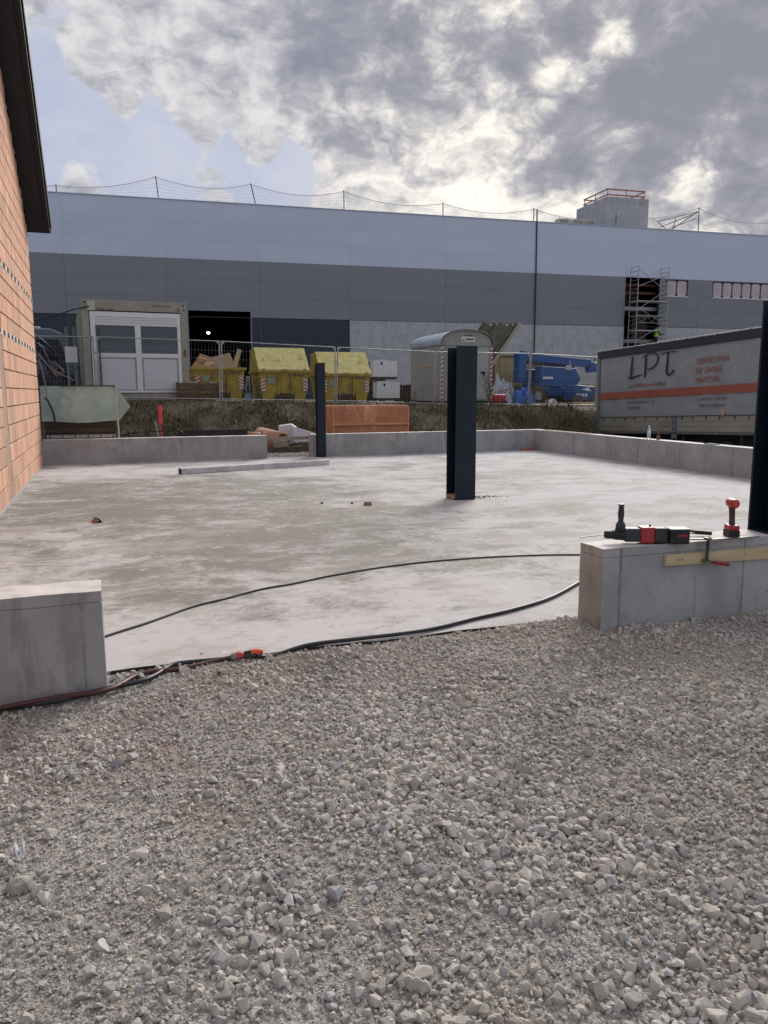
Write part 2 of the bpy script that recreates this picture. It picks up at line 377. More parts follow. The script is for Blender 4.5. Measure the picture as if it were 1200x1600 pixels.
# black membrane strip along the front edge of the slab
mb = MB()
pts = [(-.05+2.83*i/30, 4.118+.006*math.sin(i*1.3)) for i in range(31)]
mb.add([(x, y, z) for (x, y) in pts for z in (-.1, .001+.004*math.sin(x*7))], [(2*i, 2*i+2, 2*i+3, 2*i+1) for i in range(30)])
mb.add([(x, y+.010, z) for (x, y) in pts for z in (-.1, .001+.004*math.sin(x*7))], [(2*i+1, 2*i+3, 2*i+2, 2*i) for i in range(30)])
tag(mb.build('edge_membrane', mat('black_film', (.02, .02, .022), .5)), 'thin black plastic film standing along the front edge of the slab', 'plastic film')

def rough_box(x0, x1, y0, y1, z0, z1, cut=.04, amp=.0040):
    """cast wall: a body with slightly uneven faces"""
    mb = MB()
    def face(o, du, dv, nu, nv, mi):
        o, du, dv = Vector(o), Vector(du), Vector(dv); n = du.cross(dv).normalized()
        def fn(u, v):
            p = o+du*u+dv*v
            k = amp*(mnoise.fractal(p*6, 1, 2, 3))
            return p+Vector((k, k*.7, k))
        mb.grid(fn, nu, nv, mi, smooth=False)
    ix, iy, iz = [max(1, min(60, int((b_-a_)/cut))) for a_, b_ in ((x0, x1), (y0, y1), (z0, z1))]
    X, Y, Z = x1-x0, y1-y0, z1-z0
    face((x0, y0, z0), (X, 0, 0), (0, 0, Z), ix, iz, 0); face((x1, y1, z0), (-X, 0, 0), (0, 0, Z), ix, iz, 0)
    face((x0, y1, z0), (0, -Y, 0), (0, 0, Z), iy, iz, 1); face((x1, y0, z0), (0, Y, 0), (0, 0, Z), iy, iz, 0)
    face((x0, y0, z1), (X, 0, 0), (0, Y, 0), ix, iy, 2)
    return mb
def conc_wall(label, x0, x1, y0, y1, z0, z1, seams=(), axis='x', front=None, group=None, band=False, tan=True):
    t = thing('concrete_wall', label, 'low wall', ((x0+x1)/2, (y0+y1)/2, z0), group=group)
    L = t.location
    mats = [C_WALL, C_SHADED if tan else C_WALL, C_TOP]
    def shift(mb): mb.v = [(v[0]-L.x, v[1]-L.y, v[2]-L.z) for v in mb.v]; return mb
    if band:      # cast joint line a hand's breadth below the top
        shift(rough_box(x0, x1, y0, y1, z0, z1-.058)).build('body', mats, t)
        shift(MB().box(x0+.008, x1-.008, y0+.008, y1-.008, z1-.06, z1-.05)).build('cast_joint', C_WALL, t)
        shift(rough_box(x0, x1, y0, y1, z1-.054, z1, .03)).build('top_layer', mats, t)
    else: shift(rough_box(x0, x1, y0, y1, z0, z1)).build('body', mats, t)
    for s_ in seams:
        w = .003+random.random()*.004
        if axis == 'x': q = MB().box(s_-w, s_+w, y0-.0045, y0+.004, z0+.05, z1-.004)
        else: q = MB().box(x0-.0045, x0+.004, s_-w, s_+w, z0+.05, z1-.004)
        shift(q).build('formwork_seam', mat('seam_grout', (.29, .295, .305), .9, var=.4, vscale=12), t)
    return t
conc_wall('low concrete wall behind the slab, left length beside the brick wall', -1.24, 3.3, 16.9, 17.14, -.1, .5, (1.35, 2.43, .3), tan=False)
conc_wall('low concrete wall behind the slab, right length below the orange container', 4.3, 10.0, 16.9, 17.14, -.1, .5, (5.1, 6.35, 7.6, 8.8), tan=False)
conc_wall('long low concrete wall along the right edge of the slab with a water bottle', 10.0, 10.24, 4.1, 17.14, -.1, .5, (15.2, 13.95, 12.9, 11.7, 10.4), axis='y', tan=False)
conc_wall('near left concrete wall stub with bright top standing in the gravel', -1.24, -.068, 3.86, 4.1, -.3, .5, (-.16,), band=True)
conc_wall('near right concrete wall carrying the power tools and the clamped board', 2.775, 10.24, 3.86, 4.1, -.3, .5, (2.905, 3.86, 4.9), band=True)

# ------------------------------------------------------------------ brick gable with verge roof
bw = thing('brick_building', 'unplastered orange clay block gable wall under a dark roof overhang', 'building', (-1.24, 17.0, 0))
ZR = lambda y: 4.64+.62*(17.0-y)              # soffit line on the wall
brickm = bpy.data.materials.new('clay_block'); brickm.use_nodes = True; T = NT(brickm.node_tree); b = T.n['Principled BSDF']
pos = T.new('ShaderNodeNewGeometry').outputs['Position']; oi = T.new('ShaderNodeObjectInfo').outputs['Random']
c = T.mix(T.ramp(T.noise(T.map(pos, (1, 14, 1.2)), 1.0, 5, .6), .35, .65), (.63, .36, .24), (.52, .275, .175))
c = T.mix(T.math('MULTIPLY', T.ramp(T.noise(pos, 2.2, 7, .7), .5, .68), .55), c, (.68, .44, .32))
c = T.mix(T.math('MULTIPLY', T.ramp(T.noise(T.map(pos, (1, 1, .5), (0, 5, 2)), .9, 6, .65), .57, .67), .45), c, (.40, .27, .20))
h = T.new('ShaderNodeHueSaturation'); T.inp(h, 'Color', c); T.inp(h, 'Value', T.math('MULTIPLY_ADD', oi, .34, .82)); T.inp(h, 'Saturation', T.math('MULTIPLY_ADD', oi, .12, .83))
T.l.new(h.outputs[0], b.inputs['Base Color']); b.inputs['Roughness'].default_value = .9; b.inputs['Specular IOR Level'].default_value = .2
# fine vertical combing of extruded clay block
wav = T.new('ShaderNodeTexWave', wave_type='BANDS', bands_direction='Y'); T.l.new(pos, wav.inputs['Vector']); wav.inputs['Scale'].default_value = 13; wav.inputs['Distortion'].default_value = .3
bn = T.new('ShaderNodeBump'); bn.inputs['Strength'].default_value = .5; bn.inputs['Distance'].default_value = .004
T.l.new(T.math('ADD', wav.outputs['Fac'], T.noise(pos, 60, 5)), bn.inputs['Height']); T.l.new(bn.outputs[0], b.inputs['Normal'])
mortar = mat('mortar', (.13, .095, .075), .95, var=.35, vscale=20, bump=.5)
Y0 = 2.6
poly = [(Y0-17, -.3), (-.01, -.3), (-.01, 4.63), (Y0-17, ZR(Y0)-.01)]
MB().prism(poly, 'x', -.36, -.014).build('mortar_core', mortar, bw)
MB().box(-8, -.36, -.36, -.01, -.3, 4.4).build('rear_wall', mortar, bw)
CH = .25; BL = .372
def brick_mesh(L, H, D=.05, b=.006):
    mb = MB(); x = .001
    # face block with small chamfer, front towards +X
    y0, y1, z0, z1 = .004, L-.004, .0075, H-.0075
    vs = [(-D, y0, z0), (-D, y1, z0), (-D, y1, z1), (-D, y0, z1), (-b, y0, z0), (-b, y1, z0), (-b, y1, z1), (-b, y0, z1),
          (0, y0+b, z0+b), (0, y1-b, z0+b), (0, y1-b, z1-b), (0, y0+b, z1-b)]
    fs = [(0, 1, 5, 4), (1, 2, 6, 5), (2, 3, 7, 6), (3, 0, 4, 7), (4, 5, 9, 8), (5, 6, 10, 9), (6, 7, 11, 10), (7, 4, 8, 11), (8, 9, 10, 11)]
    return mb.add(vs, fs)
full = brick_mesh(BL, CH).mesh('brick', brickm); cut_cache = {}
SLOTS = (8, 12)          # courses with the perforated strips
cands = []; strip_y = (11.12-17, 11.55-17)
for ci in range(0, 60):
    z0 = ci*CH+.0
    y = -.004-(BL/2 if ci % 2 else 0.0)-(.0)
    segs = []
    if ci % 2: segs.append((y, BL/2))
    yy = y
    while yy > Y0-17:
        yy -= BL; segs.append((yy, BL))
    for (ys_, L) in segs:
        ys_ = max(ys_, Y0-17)
        H = CH
        if z0+.02 > ZR(17+ys_+L): continue
        top = min(z0+CH, ZR(17+ys_+L))
        full_ok = top >= z0+CH-1e-6
        if ci < 10 and ys_ < strip_y[1] and ys_+L > strip_y[0]:      # mortar filled chase
            if ys_ < strip_y[0]-.05: cands.append((ci, ys_, strip_y[0]-ys_, CH, z0))
            if ys_+L > strip_y[1]+.05: cands.append((ci, strip_y[1], ys_+L-strip_y[1], CH, z0))
            continue
        cands.append((ci, ys_, L, top-z0, z0))
def vis(c_):
    y = 17+c_[1]; d = math.hypot(y, c_[4]-1.44)+.01
    inframe = 9.9 < y and c_[4] < 1.44+ (y)*.47
    return (1 if inframe else 0, 1/d)
cands.sort(key=vis, reverse=True)
rest = MB()
for k, (ci, y, L, H, z0) in enumerate(cands):
    key = (round(L, 3), round(H, 3))
    dx = random.uniform(-.002, .002)
    if k < 300:
        if key == (round(BL, 3), CH): me = full
        else:
            if key not in cut_cache: cut_cache[key] = brick_mesh(L, H).mesh('brick', brickm)
            me = cut_cache[key]
        o = bpy.data.objects.new('brick', me); S.collection.objects.link(o); o.parent = bw; o.location = (dx, y, z0)
    else:
        q = brick_mesh(L, H)
        rest.add([(v[0]+dx, v[1]+y, v[2]+z0) for v in q.v], q.f)
r_ = rest.build('brick', brickm, bw); r_['kind'] = 'stuff'
# mortar chase and base skim
chase = mat('chase_mortar', (.43, .30, .23), .95, var=.4, vscale=7, bump=.6, col2=(.30, .22, .18))
MB().box(-.02, -.004, strip_y[0]+.006, strip_y[1]-.006, 0, 2.5).build('mortar_chase', chase, bw, bevel=.004)
MB().box(-.03, .012, -14.0, 0, -.05, .035).build('mortar_fillet', mat('fillet', (.42, .38, .35), .95, var=.3), bw, bevel=.01)
# perforated bearing strips: pale bed with dark slots
for zc_ in (2.24, 3.20):
    MB().box(-.01, .004, -13, -.01, zc_-.042, zc_+.042).build('perforated_strip', mat('strip_pale', (.66, .55, .47), .8, var=.3, vscale=15), bw)
    q = MB(); y = -.12
    while y > -12.9:
        q.box(-.004, .0065, y-.2-random.uniform(0, .06), y, zc_-.03+random.uniform(-.008, .008), zc_+.035); y -= .46+random.uniform(0, .05)
    o = q.build('slot', mat('slot_dark', (.012, .01, .01), .9), bw); o['kind'] = 'stuff'
# dark corner profile and downpipe line
MB().box(-.02, .022, -.006, .02, -.1, 1.62).build('corner_profile', mat('dark_profile', (.03, .028, .028), .6), bw)
# roof: soffit board, fascia, rafter tails, sheet edge. Local x from wall face outwards
darkroof = mat('dark_roof_paint', (.016, .016, .022), .6, var=.3, vscale=5, bump=.1)
z_e, y_e, y_f = 4.64, .18, Y0-17-.5
def zr(y): return 4.64-.62*y
poly = [(y_e, zr(y_e)), (y_f, zr(y_f)), (y_f, zr(y_f)+.30), (y_e, zr(y_e)+.30)]
roof = MB().prism(poly, 'x', -6.0, .40).build('roof', darkroof, bw, bevel=.008)
MB().prism([(y_e-.25, zr(y_e-.25)-.055), (y_f, zr(y_f)-.055), (y_f, zr(y_f)-.002), (y_e-.25, zr(y_e-.25)-.002)], 'x', .002, .30).build('soffit_board', darkroof, roof)
MB().prism([(y_e+.02, zr(y_e)+.10), (y_f, zr(y_f)+.10), (y_f, zr(y_f)+.36), (y_e+.02, zr(y_e)+.36)], 'x', .402, .43).build('fascia', darkroof, roof)
fz = zr(y_e)
g = MB().box(.25, .43, y_e+.002, y_e+.09, fz+.13, fz+.17); g.tube([(.30, y_e+.04, fz+.14), (.30, y_e+.05, fz+.05)], .012); g.box(.36, .425, y_e+.01, y_e+.05, fz+.03, fz+.13)
g.build('gutter_bracket', mat('zinc', (.30, .31, .33), .4, .8), roof)

# wires coiled at the wall corner
wr = mat('grey_wire', (.19, .18, .175), .5); blk = mat('black_rubber', (.018, .018, .02), .55, var=.3, vscale=9)
w = MB(); pts = [(-1.20, 17.05, 2.42), (-1.1, 17.06, 2.3), (-1.0, 17.06, 2.05)]
for i in range(26):
    a = 1.2+i*.62; pts.append((-.90+.10*math.cos(a)+.003*i, 17.06+.01*math.sin(i), 1.93+.085*math.sin(a)-.004*i))
w.tube(pts, .006, 6); w.tube([(-1.20, 17.05, 2.2), (-1.02, 17.06, 1.95), (-.80, 17.07, 1.80), (-.56, 17.08, 1.68)], .008, 6)
w.tube([(-1.2, 17.04, 2.1), (-1.15, 17.05, 1.9), (-1.10, 17.06, 1.5), (-1.09, 17.06, 1.32)], .01, 6)
tag(w.build('wire_coil', wr), 'loose grey wire coiled beside the corner of the brick wall', 'wire')
tag(MB().tube([(-1.13, 17.06, 1.34), (-1.08, 17.06, 1.28), (-1.0, 17.07, 1.05), (-.97, 17.08, .8), (-.97, 17.08, .66)], [.02, .022, .022, .02, .008], 8).build('corrugated_conduit', blk), 'black conduit end hanging beside the brick corner over the green tarpaulin', 'conduit')

# ------------------------------------------------------------------ steel columns
steel = mat('navy_paint', (.008, .0165, .032), .5, var=.18, vscale=3, bump=.08, bscale=90, spec=.32)
def column(label, x, y, z, w, d, top, rot=0.0, base=None):
    t = thing('steel_column', label, 'steel column', (x, y, z), (0, 0, R(rot)), 'dark steel H columns')
    h = top-z; f = .016
    MB().box(-w/2, w/2, -d/2, -d/2+f, 0, h).build('flange', steel, t, bevel=.0015)
    MB().box(-w/2, w/2, d/2-f, d/2, 0, h-.012).build('flange', steel, t, bevel=.0015)
    MB().box(-.006, .006, -d/2+f, d/2-f, 0, h-.006).build('web', steel, t)
    MB().box(-w/2-.0, w/2, -d/2-.0, d/2, -.004, .010).build('base_plate', steel, t)
    return t
c1 = column('tall dark steel column standing in the middle of the concrete slab', 4.49, 9.50, 0, .295, .30, 2.03)
MB().box(-.145, -.01, -.13, .13, .010, .055).build('timber_packer', mat('packer', (.34, .25, .15), .85, var=.3), c1, bevel=.003)
column('slim dark steel column at the gap in the far low wall', 4.50, 16.82, 0, .19, .15, 2.07)
column('dark steel column on top of the near right concrete wall', 4.245, 3.975, .5, .30, .22, 2.035)
# dirt around the base of the middle column
mb = MB()
for i in range(60):
    a = random.uniform(-.2, 1.2); r_ = abs(random.gauss(0, .14)); x = 4.70+r_*1.5; y = 9.52+random.gauss(0, .07); s = random.uniform(.004, .014)
    mb.lathe([(s, 0), (s*.8, s*.5), (s*.1, s*.8)], 5, 0, Matrix.Translation((x, y, 0)), False)
tag(mb.build('concrete_crumbs', mat('crumb', (.12, .10, .09), .95)), 'dark crumbs of soil scattered beside the base of the middle column', 'crumbs', kind='stuff')

# ------------------------------------------------------------------ cables on the slab
def smooth_path(pts, n=8, wob=0.0):
    P_ = [Vector(p) for p in pts]; out_ = []
    for i in range(len(P_)-1):
        a, b_, c_, d_ = P_[max(i-1, 0)], P_[i], P_[i+1], P_[min(i+2, len(P_)-1)]
        for k in range(n):
            t = k/n
            out_.append(.5*((2*b_)+(-a+c_)*t+(2*a-5*b_+4*c_-d_)*t*t+(-a+3*b_-3*c_+d_)*t**3))
    out_.append(P_[-1])
    if wob: out_ = [p+Vector((0, wob*math.sin(i*.9)*random.random(), 0)) for i, p in enumerate(out_)]
    return out_
thin = smooth_path([(-.6, 4.28, .008), (-.052, 4.754, .008), (.174, 4.933, .008), (.477, 5.21, .008), (.708, 5.34, .008), (.993, 5.515, .008), (1.253, 5.60, .008), (1.62, 5.76, .008), (2.1, 5.90, .008), (2.6, 5.96, .008), (3.183, 5.93, .008), (3.886, 5.755, .008), (4.6, 5.3, .008)], 8)
tag(MB().tube(thin, .0075, 8).build('power_cable', mat('dark_grey_rubber', (.045, .047, .05), .5)), 'thin dark cable curving across the middle of the slab', 'cable')
G0 = .004
thick = smooth_path([(3.9, 5.3, .014), (3.331, 4.895, .014), (2.857, 4.561, .014), (2.458, 4.385, .014), (2.13, 4.29, .014), (1.858, 4.20, .014), (1.629, 4.155, .016), (1.325, 4.15, .016), (1.02, 4.15, .012), (.80, 4.10, -.01), (.70, 4.06, G0+.012)], 8)
tag(MB().tube(thick, .0125, 10).build('power_cable', mat('black_cable', (.022, .025, .03), .42)), 'thick black cable running along the slab edge down to the connector', 'cable')
blackc = smooth_path([(.70, 4.06, G0+.014), (.52, 4.10, G0), (.36, 4.115, G0), (.26, 4.10, G0), (.17, 3.98, G0), (.09, 3.90, G0+.005), (-.05, 3.875, G0), (-.25, 3.80, G0), (-.45, 3.775, G0), (-.75, 3.74, G0), (-1.3, 3.5, G0)], 8)
tag(MB().tube(blackc, .0125, 10).build('power_cable', mat('black_cable', (.022, .025, .03), .42)), 'black cable snaking over the gravel in front of the left wall stub', 'cable')
redc = smooth_path([(.58, 4.10, G0+.005), (.47, 4.09, G0-.003), (.3, 4.03, G0), (.1, 4.02, G0), (-.06, 3.83, G0+.008), (-.28, 3.80, G0+.012), (-.5, 3.76, G0+.012), (-.8, 3.71, G0), (-1.4, 3.55, G0)], 8)
tag(MB().tube(redc, .0125, 10).build('hose', mat('maroon_rubber', (.075, .022, .022), .45)), 'dark red hose lying beside the black cable on gravel', 'hose')
ct = thing('hose_connector', 'orange tipped red and black connector lying on the gravel at slab edge', 'connector', (.60, 4.09, G0+.01))
d_ = Vector((.115, -.005, .012)).normalized(); Mx = d_.to_track_quat('Z', 'Y').to_matrix().to_4x4()
MB().lathe([(.016, -.03), (.021, -.025), (.022, .0)], 14, 0, Mx).build('collar', mat('grey_plastic', (.20, .20, .21), .5), ct)
MB().lathe([(.023, .0), (.024, .01), (.022, .035), (.018, .04)], 14, 0, Mx).build('red_body', mat('red_plastic', (.45, .05, .035), .4), ct)
MB().lathe([(.016, .04), (.020, .045), (.020, .075), (.022, .08)], 14, 0, Mx).build('black_sleeve', blk, ct)
MB().lathe([(.0225, .08), (.0225, .10), (.017, .135), (.012, .145)], 14, 0, Mx).build('orange_tip', mat('orange_plastic', (.60, .08, .03), .4), ct)

# ------------------------------------------------------------------ small things on the slab and wall tops
alu = mat('dull_aluminium', (.50, .50, .52), .45, .6, var=.25, vscale=6)
o = MB().beam((1.191, 14.118, .05), (4.139, 14.938, .05), .1, .10).build('aluminium_straightedge', mat('grey_board', (.60, .61, .64), .6, var=.3, vscale=5), bevel=.004); tag(o, 'long pale grey straightedge board lying near the far wall gap', 'board')
MB().beam((1.18, 14.11, .051), (1.189, 14.1135, .051), .104, .106).build('end_cap', blk, o)
def angle_bit(x, y, rot, label, s=1.0):
    q = MB(); M_ = Matrix.Translation((x, y, 0)) @ Matrix.Rotation(R(rot), 4, 'Z')
    q.prism([(-.05*s, 0), (0, .055*s), (.05*s, 0), (.042*s, 0), (0, .045*s), (-.042*s, 0)], 'y', 0, .12*s, 0, M_)
    tag(q.build('edge_piece', mat('rusty_offcut', (.28, .15, .09), .8, var=.3)), label, 'offcut')
angle_bit(-.14, 9.1, 20, 'small rust brown angle offcut alone on the left of the slab')
angle_bit(3.14, 9.3, 60, 'small rust brown angle offcut near the middle column', .8)
for (x, y, l) in ((2.589, 9.681, 'tiny dark stone on the slab left of two more crumbs'), (2.956, 9.542, 'tiny dark stone on the slab between another and the offcut'), ):
    tag(MB().lathe([(.018, 0), (.02, .012), (.006, .024)], 7, 0, Matrix.Translation((x, y, 0)), False).build('stone_crumb', mat('crumb', (.12, .10, .09), .95)), l, 'stone')
tag(MB().box(9.55, 9.95, 16.78, 16.87, 0, .05).build('brick_offcut', mat('brick_offcut', (.42, .2, .12), .85, var=.3), bevel=.006), 'orange brown offcut strip in the far right corner of the slab', 'offcut')
tag(MB().box(10.03, 10.2, 14.6, 16.6, .5, .508).build('board_strip', mat('pink_board', (.40, .28, .24), .8, var=.3)), 'thin brownish strip lying on the wall top at the far right corner', 'strip')
# water bottle
bt = thing('water_bottle', 'clear plastic water bottle standing on the right wall', 'bottle', (10.12, 12.75, .5))
pet = mat('clear_plastic', (.80, .87, .90), .12, trans=.75, spec=.5)
MB().lathe([(.028, 0), (.033, .006), (.033, .06), (.030, .075), (.033, .09), (.033, .16), (.030, .18), (.016, .215), (.0125, .23), (.0125, .245)], 16, 0).build('body', pet, bt)
MB().lathe([(.0335, .09), (.0338, .09), (.0338, .15), (.0335, .15)], 16).build('label_wrap', mat('bottle_label', (.45, .60, .68), .5), bt)
MB().lathe([(.014, .24), (.014, .26), (.012, .263)], 12).build('cap', mat('cap', (.7, .75, .8), .4), bt)
q = MB().lathe([(.035, 0), (.042, .03), (.034, .07), (.012, .10)], 9, 0, Matrix.Translation((10.12, 12.47, .5)), False)
tag(q.build('brick_fragment', mat('brown_lump', (.20, .10, .07), .85, var=.4, vscale=30)), 'small brown lump of brick beside the water bottle', 'brick piece')
tag(MB().box(10.04, 10.18, 10.9, 11.15, .5, .515).build('slate_piece', mat('slate', (.12, .12, .13), .8), bevel=.004), 'flat dark piece lying on the top of the right wall', 'slate')

# ------------------------------------------------------------------ tools on the near wall
tm = mat('tool_dark', (.030, .040, .050), .5, var=.2, vscale=30); tr_ = mat('tool_red', (.36, .035, .040), .4, var=.25, vscale=25, bump=.1); tb = mat('tool_black', (.014, .014, .016), .55)
dr = thing('rotary_hammer', 'red and dark cordless rotary hammer lying on the near right wall', 'power tool', (2.93, 4.00, .5), (0, 0, R(-18)))
def along_x(): return Matrix.Rotation(R(90), 4, 'Y')
def rbox(x0, x1, y0, y1, z0, z1, name, m, p, bev=.008): return MB().box(x0, x1, y0, y1, z0, z1).build(name, m, p, bevel=bev, seg=3)
Mx = Matrix.Translation((0, 0, .055)) @ along_x()
MB().lathe([(.010, -.045), (.022, -.042), (.026, -.025), (.026, -.005), (.023, 0), (.030, .006), (.031, .016), (.026, .02), (.034, .026), (.034, .045), (.03, .05), (.036, .055), (.036, .11)], 20, 0, Mx).build('chuck', tb, dr)
MB().tube([(-.04, 0, .055), (-.19, 0, .040), (-.20, 0, .038)], [.0035, .0035, .002], 8).build('drill_bit', mat('steel_bit', (.35, .35, .36), .35, .9), dr)
hd = MB().lathe([(.034, .085), (.03, .10), (.022, .115)], 14, 0, Matrix.Translation((.055, 0, 0))).build('side_clamp', tb, dr)
hb = MB().lathe([(.028, .10), (.030, .108), (.030, .120), (.024, .124), (.024, .132), (.017, .136), (.016, .15), (.019, .175), (.019, .20), (.015, .235), (.016, .238), (.022, .242), (.022, .248)], 16, 0, Matrix.Translation((.055, 0, 0))); hb.build('side_handle', tm, dr)
rbox(.075, .175, -.036, .036, .012, .098, 'gear_housing', tm, dr, .014)
rbox(.172, .262, -.042, .040, .004, .106, 'motor_housing', tr_, dr, .012)
rbox(.258, .345, -.045, .045, .0, .100, 'rear_housing', tb, dr, .014)
rbox(.262, .330, -.0475, -.040, .02, .085, 'side_panel', tm, dr, .003)
MB().lathe([(.007, .104), (.007, .114), (.004, .118)], 10, 0, Matrix.Translation((.24, 0, 0))).build('knob', tb, dr)
bp = rbox(.352, .475, -.055, .045, .0, .092, 'battery_pack', tb, dr, .010)
rbox(.350, .477, -.057, .047, .078, .096, 'battery_top', tm, dr, .005)
MB().box(.395, .455, -.0585, -.0555, .048, .062).build('red_mark', tr_, bp)
# small impact driver upright
im = thing('impact_driver', 'small red impact driver standing upright on its battery', 'power tool', (3.80, 3.92, .5), (0, 0, R(70)))
rbox(-.050, .050, -.036, .036, 0, .048, 'battery_pack', tb, im, .008)
rbox(-.048, .048, -.034, .034, .044, .080, 'foot', tr_, im, .012)
MB().tube([(.0, 0, .07), (.004, 0, .11), (.010, 0, .16), (.018, 0, .195)], [.021, .018, .018, .021], 12).build('grip', mat('grip_rubber', (.06, .03, .035), .6), im)
Mh = Matrix.Translation((.02, 0, .218)) @ Matrix.Rotation(R(90), 4, 'Y')
MB().lathe([(.014, -.060), (.026, -.056), (.030, -.048), (.031, -.01), (.029, .03), (.022, .05), (.013, .058), (.009, .075)], 18, 0, Mh).build('head', tr_, im)
MB().lathe([(.020, -.0625), (.022, -.059), (.022, -.055)], 16, 0, Mh).build('end_cap', mat('cap_red', (.5, .06, .06), .45), im)
rbox(.020, .040, -.008, .008, .135, .185, 'trigger', tb, im, .004)
rbox(.048, .075, -.010, .010, .05, .075, 'belt_hook', tb, im, .003)
# clamped board on the face of the near wall
bd = thing('clamped_board', 'pale timber board clamped along the face of the near right wall', 'board', (3.22, 3.846, .37))
pine = mat('pine', (.56, .46, .31), .75, col2=(.42, .33, .20), vscale=1.0, stretch=(1.5, 9, 9), bump=.15, bscale=20)
MB().prism([(0, -.005), (1.6, -.030), (1.6, .052), (0, .066)], 'y', -.012, .012).build('board', pine, bd, bevel=.002)
for kx, kz in ((.09, .03), (.12, .03), (.62, .03), (.98, .015)): MB().lathe([(.006, 0), (.006, .001)], 8, 0, Matrix.Translation((kx, -.0125, kz)) @ Matrix.Rotation(R(90), 4, 'X')).build('knot', mat('knot', (.22, .13, .07), .8), bd)
cl = thing('bar_clamp', 'steel bar clamp with red wooden handle gripping the timber board', 'clamp', (3.516, 3.83, .37))
stl = mat('worn_steel', (.17, .16, .155), .5, .7, var=.4, vscale=20)
MB().beam((0, -.015, .008), (.012, -.006, .165), .008, .026).build('sliding_arm', stl, cl, bevel=.002)
MB().box(-.012, .022, -.028, .012, .150, .160).build('arm_head', stl, cl)
MB().beam((-.33, .13, .148), (.0, .0, .148), .024, .008).build('rail', stl, cl); MB().beam((.01, .01, .142), (.42, -.0, .137), .024, .007).build('rail', stl, cl)
MB().tube([(-.025, -.01, .014), (.02, -.018, .008), (.055, -.022, .002)], .006, 8).build('spindle', stl, cl)
MB().lathe([(.016, -.004), (.016, .004)], 14, 0, Matrix.Translation((-.015, -.012, .012)) @ Matrix.Rotation(R(90), 4, 'X')).build('pressure_plate', stl, cl)
dh = (Vector((.165, -.03, -.022))-Vector((.05, -.022, .0))).normalized()
MB().lathe([(.007, 0), (.011, .008), (.013, .04), (.011, .08), (.014, .105), (.010, .118)], 12, 0, Matrix.Translation((.05, -.022, .0)) @ dh.to_track_quat('Z', 'Y').to_matrix().to_4x4()).build('handle', mat('red_wood', (.30, .035, .04), .5, var=.3, vscale=20), cl)
# file / screwdriver pair behind the clamp
t_ = thing('pair_of_chisels', 'pair of black handled chisels lying behind the bar clamp', 'hand tool', (3.56, 4.02, .5))
MB().tube([(-.16, .03, .03), (-.05, .01, .022), (-.03, .005, .02)], [.016, .014, .008], 8).build('handle', tb, t_)
MB().beam((-.03, .005, .02), (.07, -.012, .012), .018, .004).build('blade', stl, t_)
MB().tube([(.02, .02, .03), (.075, -.01, .022), (.13, -.045, .018)], [.008, .014, .013], 8).build('handle', tb, t_)
MB().beam((-.07, .07, .04), (.02, .02, .028), .014, .004).build('blade', stl, t_)

# ------------------------------------------------------------------ gravel
def stone_variants(n, npts=11):
    out_ = []
    for k in range(n):
        r2 = np.random.default_rng(100+k)
        # convex blob: points on a squashed sphere, hull by bmesh
        import bmesh
        bm = bmesh.new()
        pts = r2.normal(size=(npts, 3)); pts /= np.linalg.norm(pts, axis=1)[:, None]
        pts *= r2.uniform(.72, 1.1, (npts, 1)); pts *= np.array([1.0, r2.uniform(.62, .98), r2.uniform(.55, .9)])
        for p in pts: bm.verts.new(p)
        bmesh.ops.convex_hull(bm, input=bm.verts)
        bmesh.ops.delete(bm, geom=[v for v in bm.verts if not v.link_faces], context='VERTS')
        bm.verts.ensure_lookup_table(); bm.verts.index_update()
        V = np.array([v.co[:] for v in bm.verts]); F = np.array([[v.index for v in f.verts] for f in bm.faces if len(f.verts) == 3])
        bm.free(); out_.append((V, F))
    return out_
SV = stone_variants(18, 17); SV_SMALL = stone_variants(10, 7)
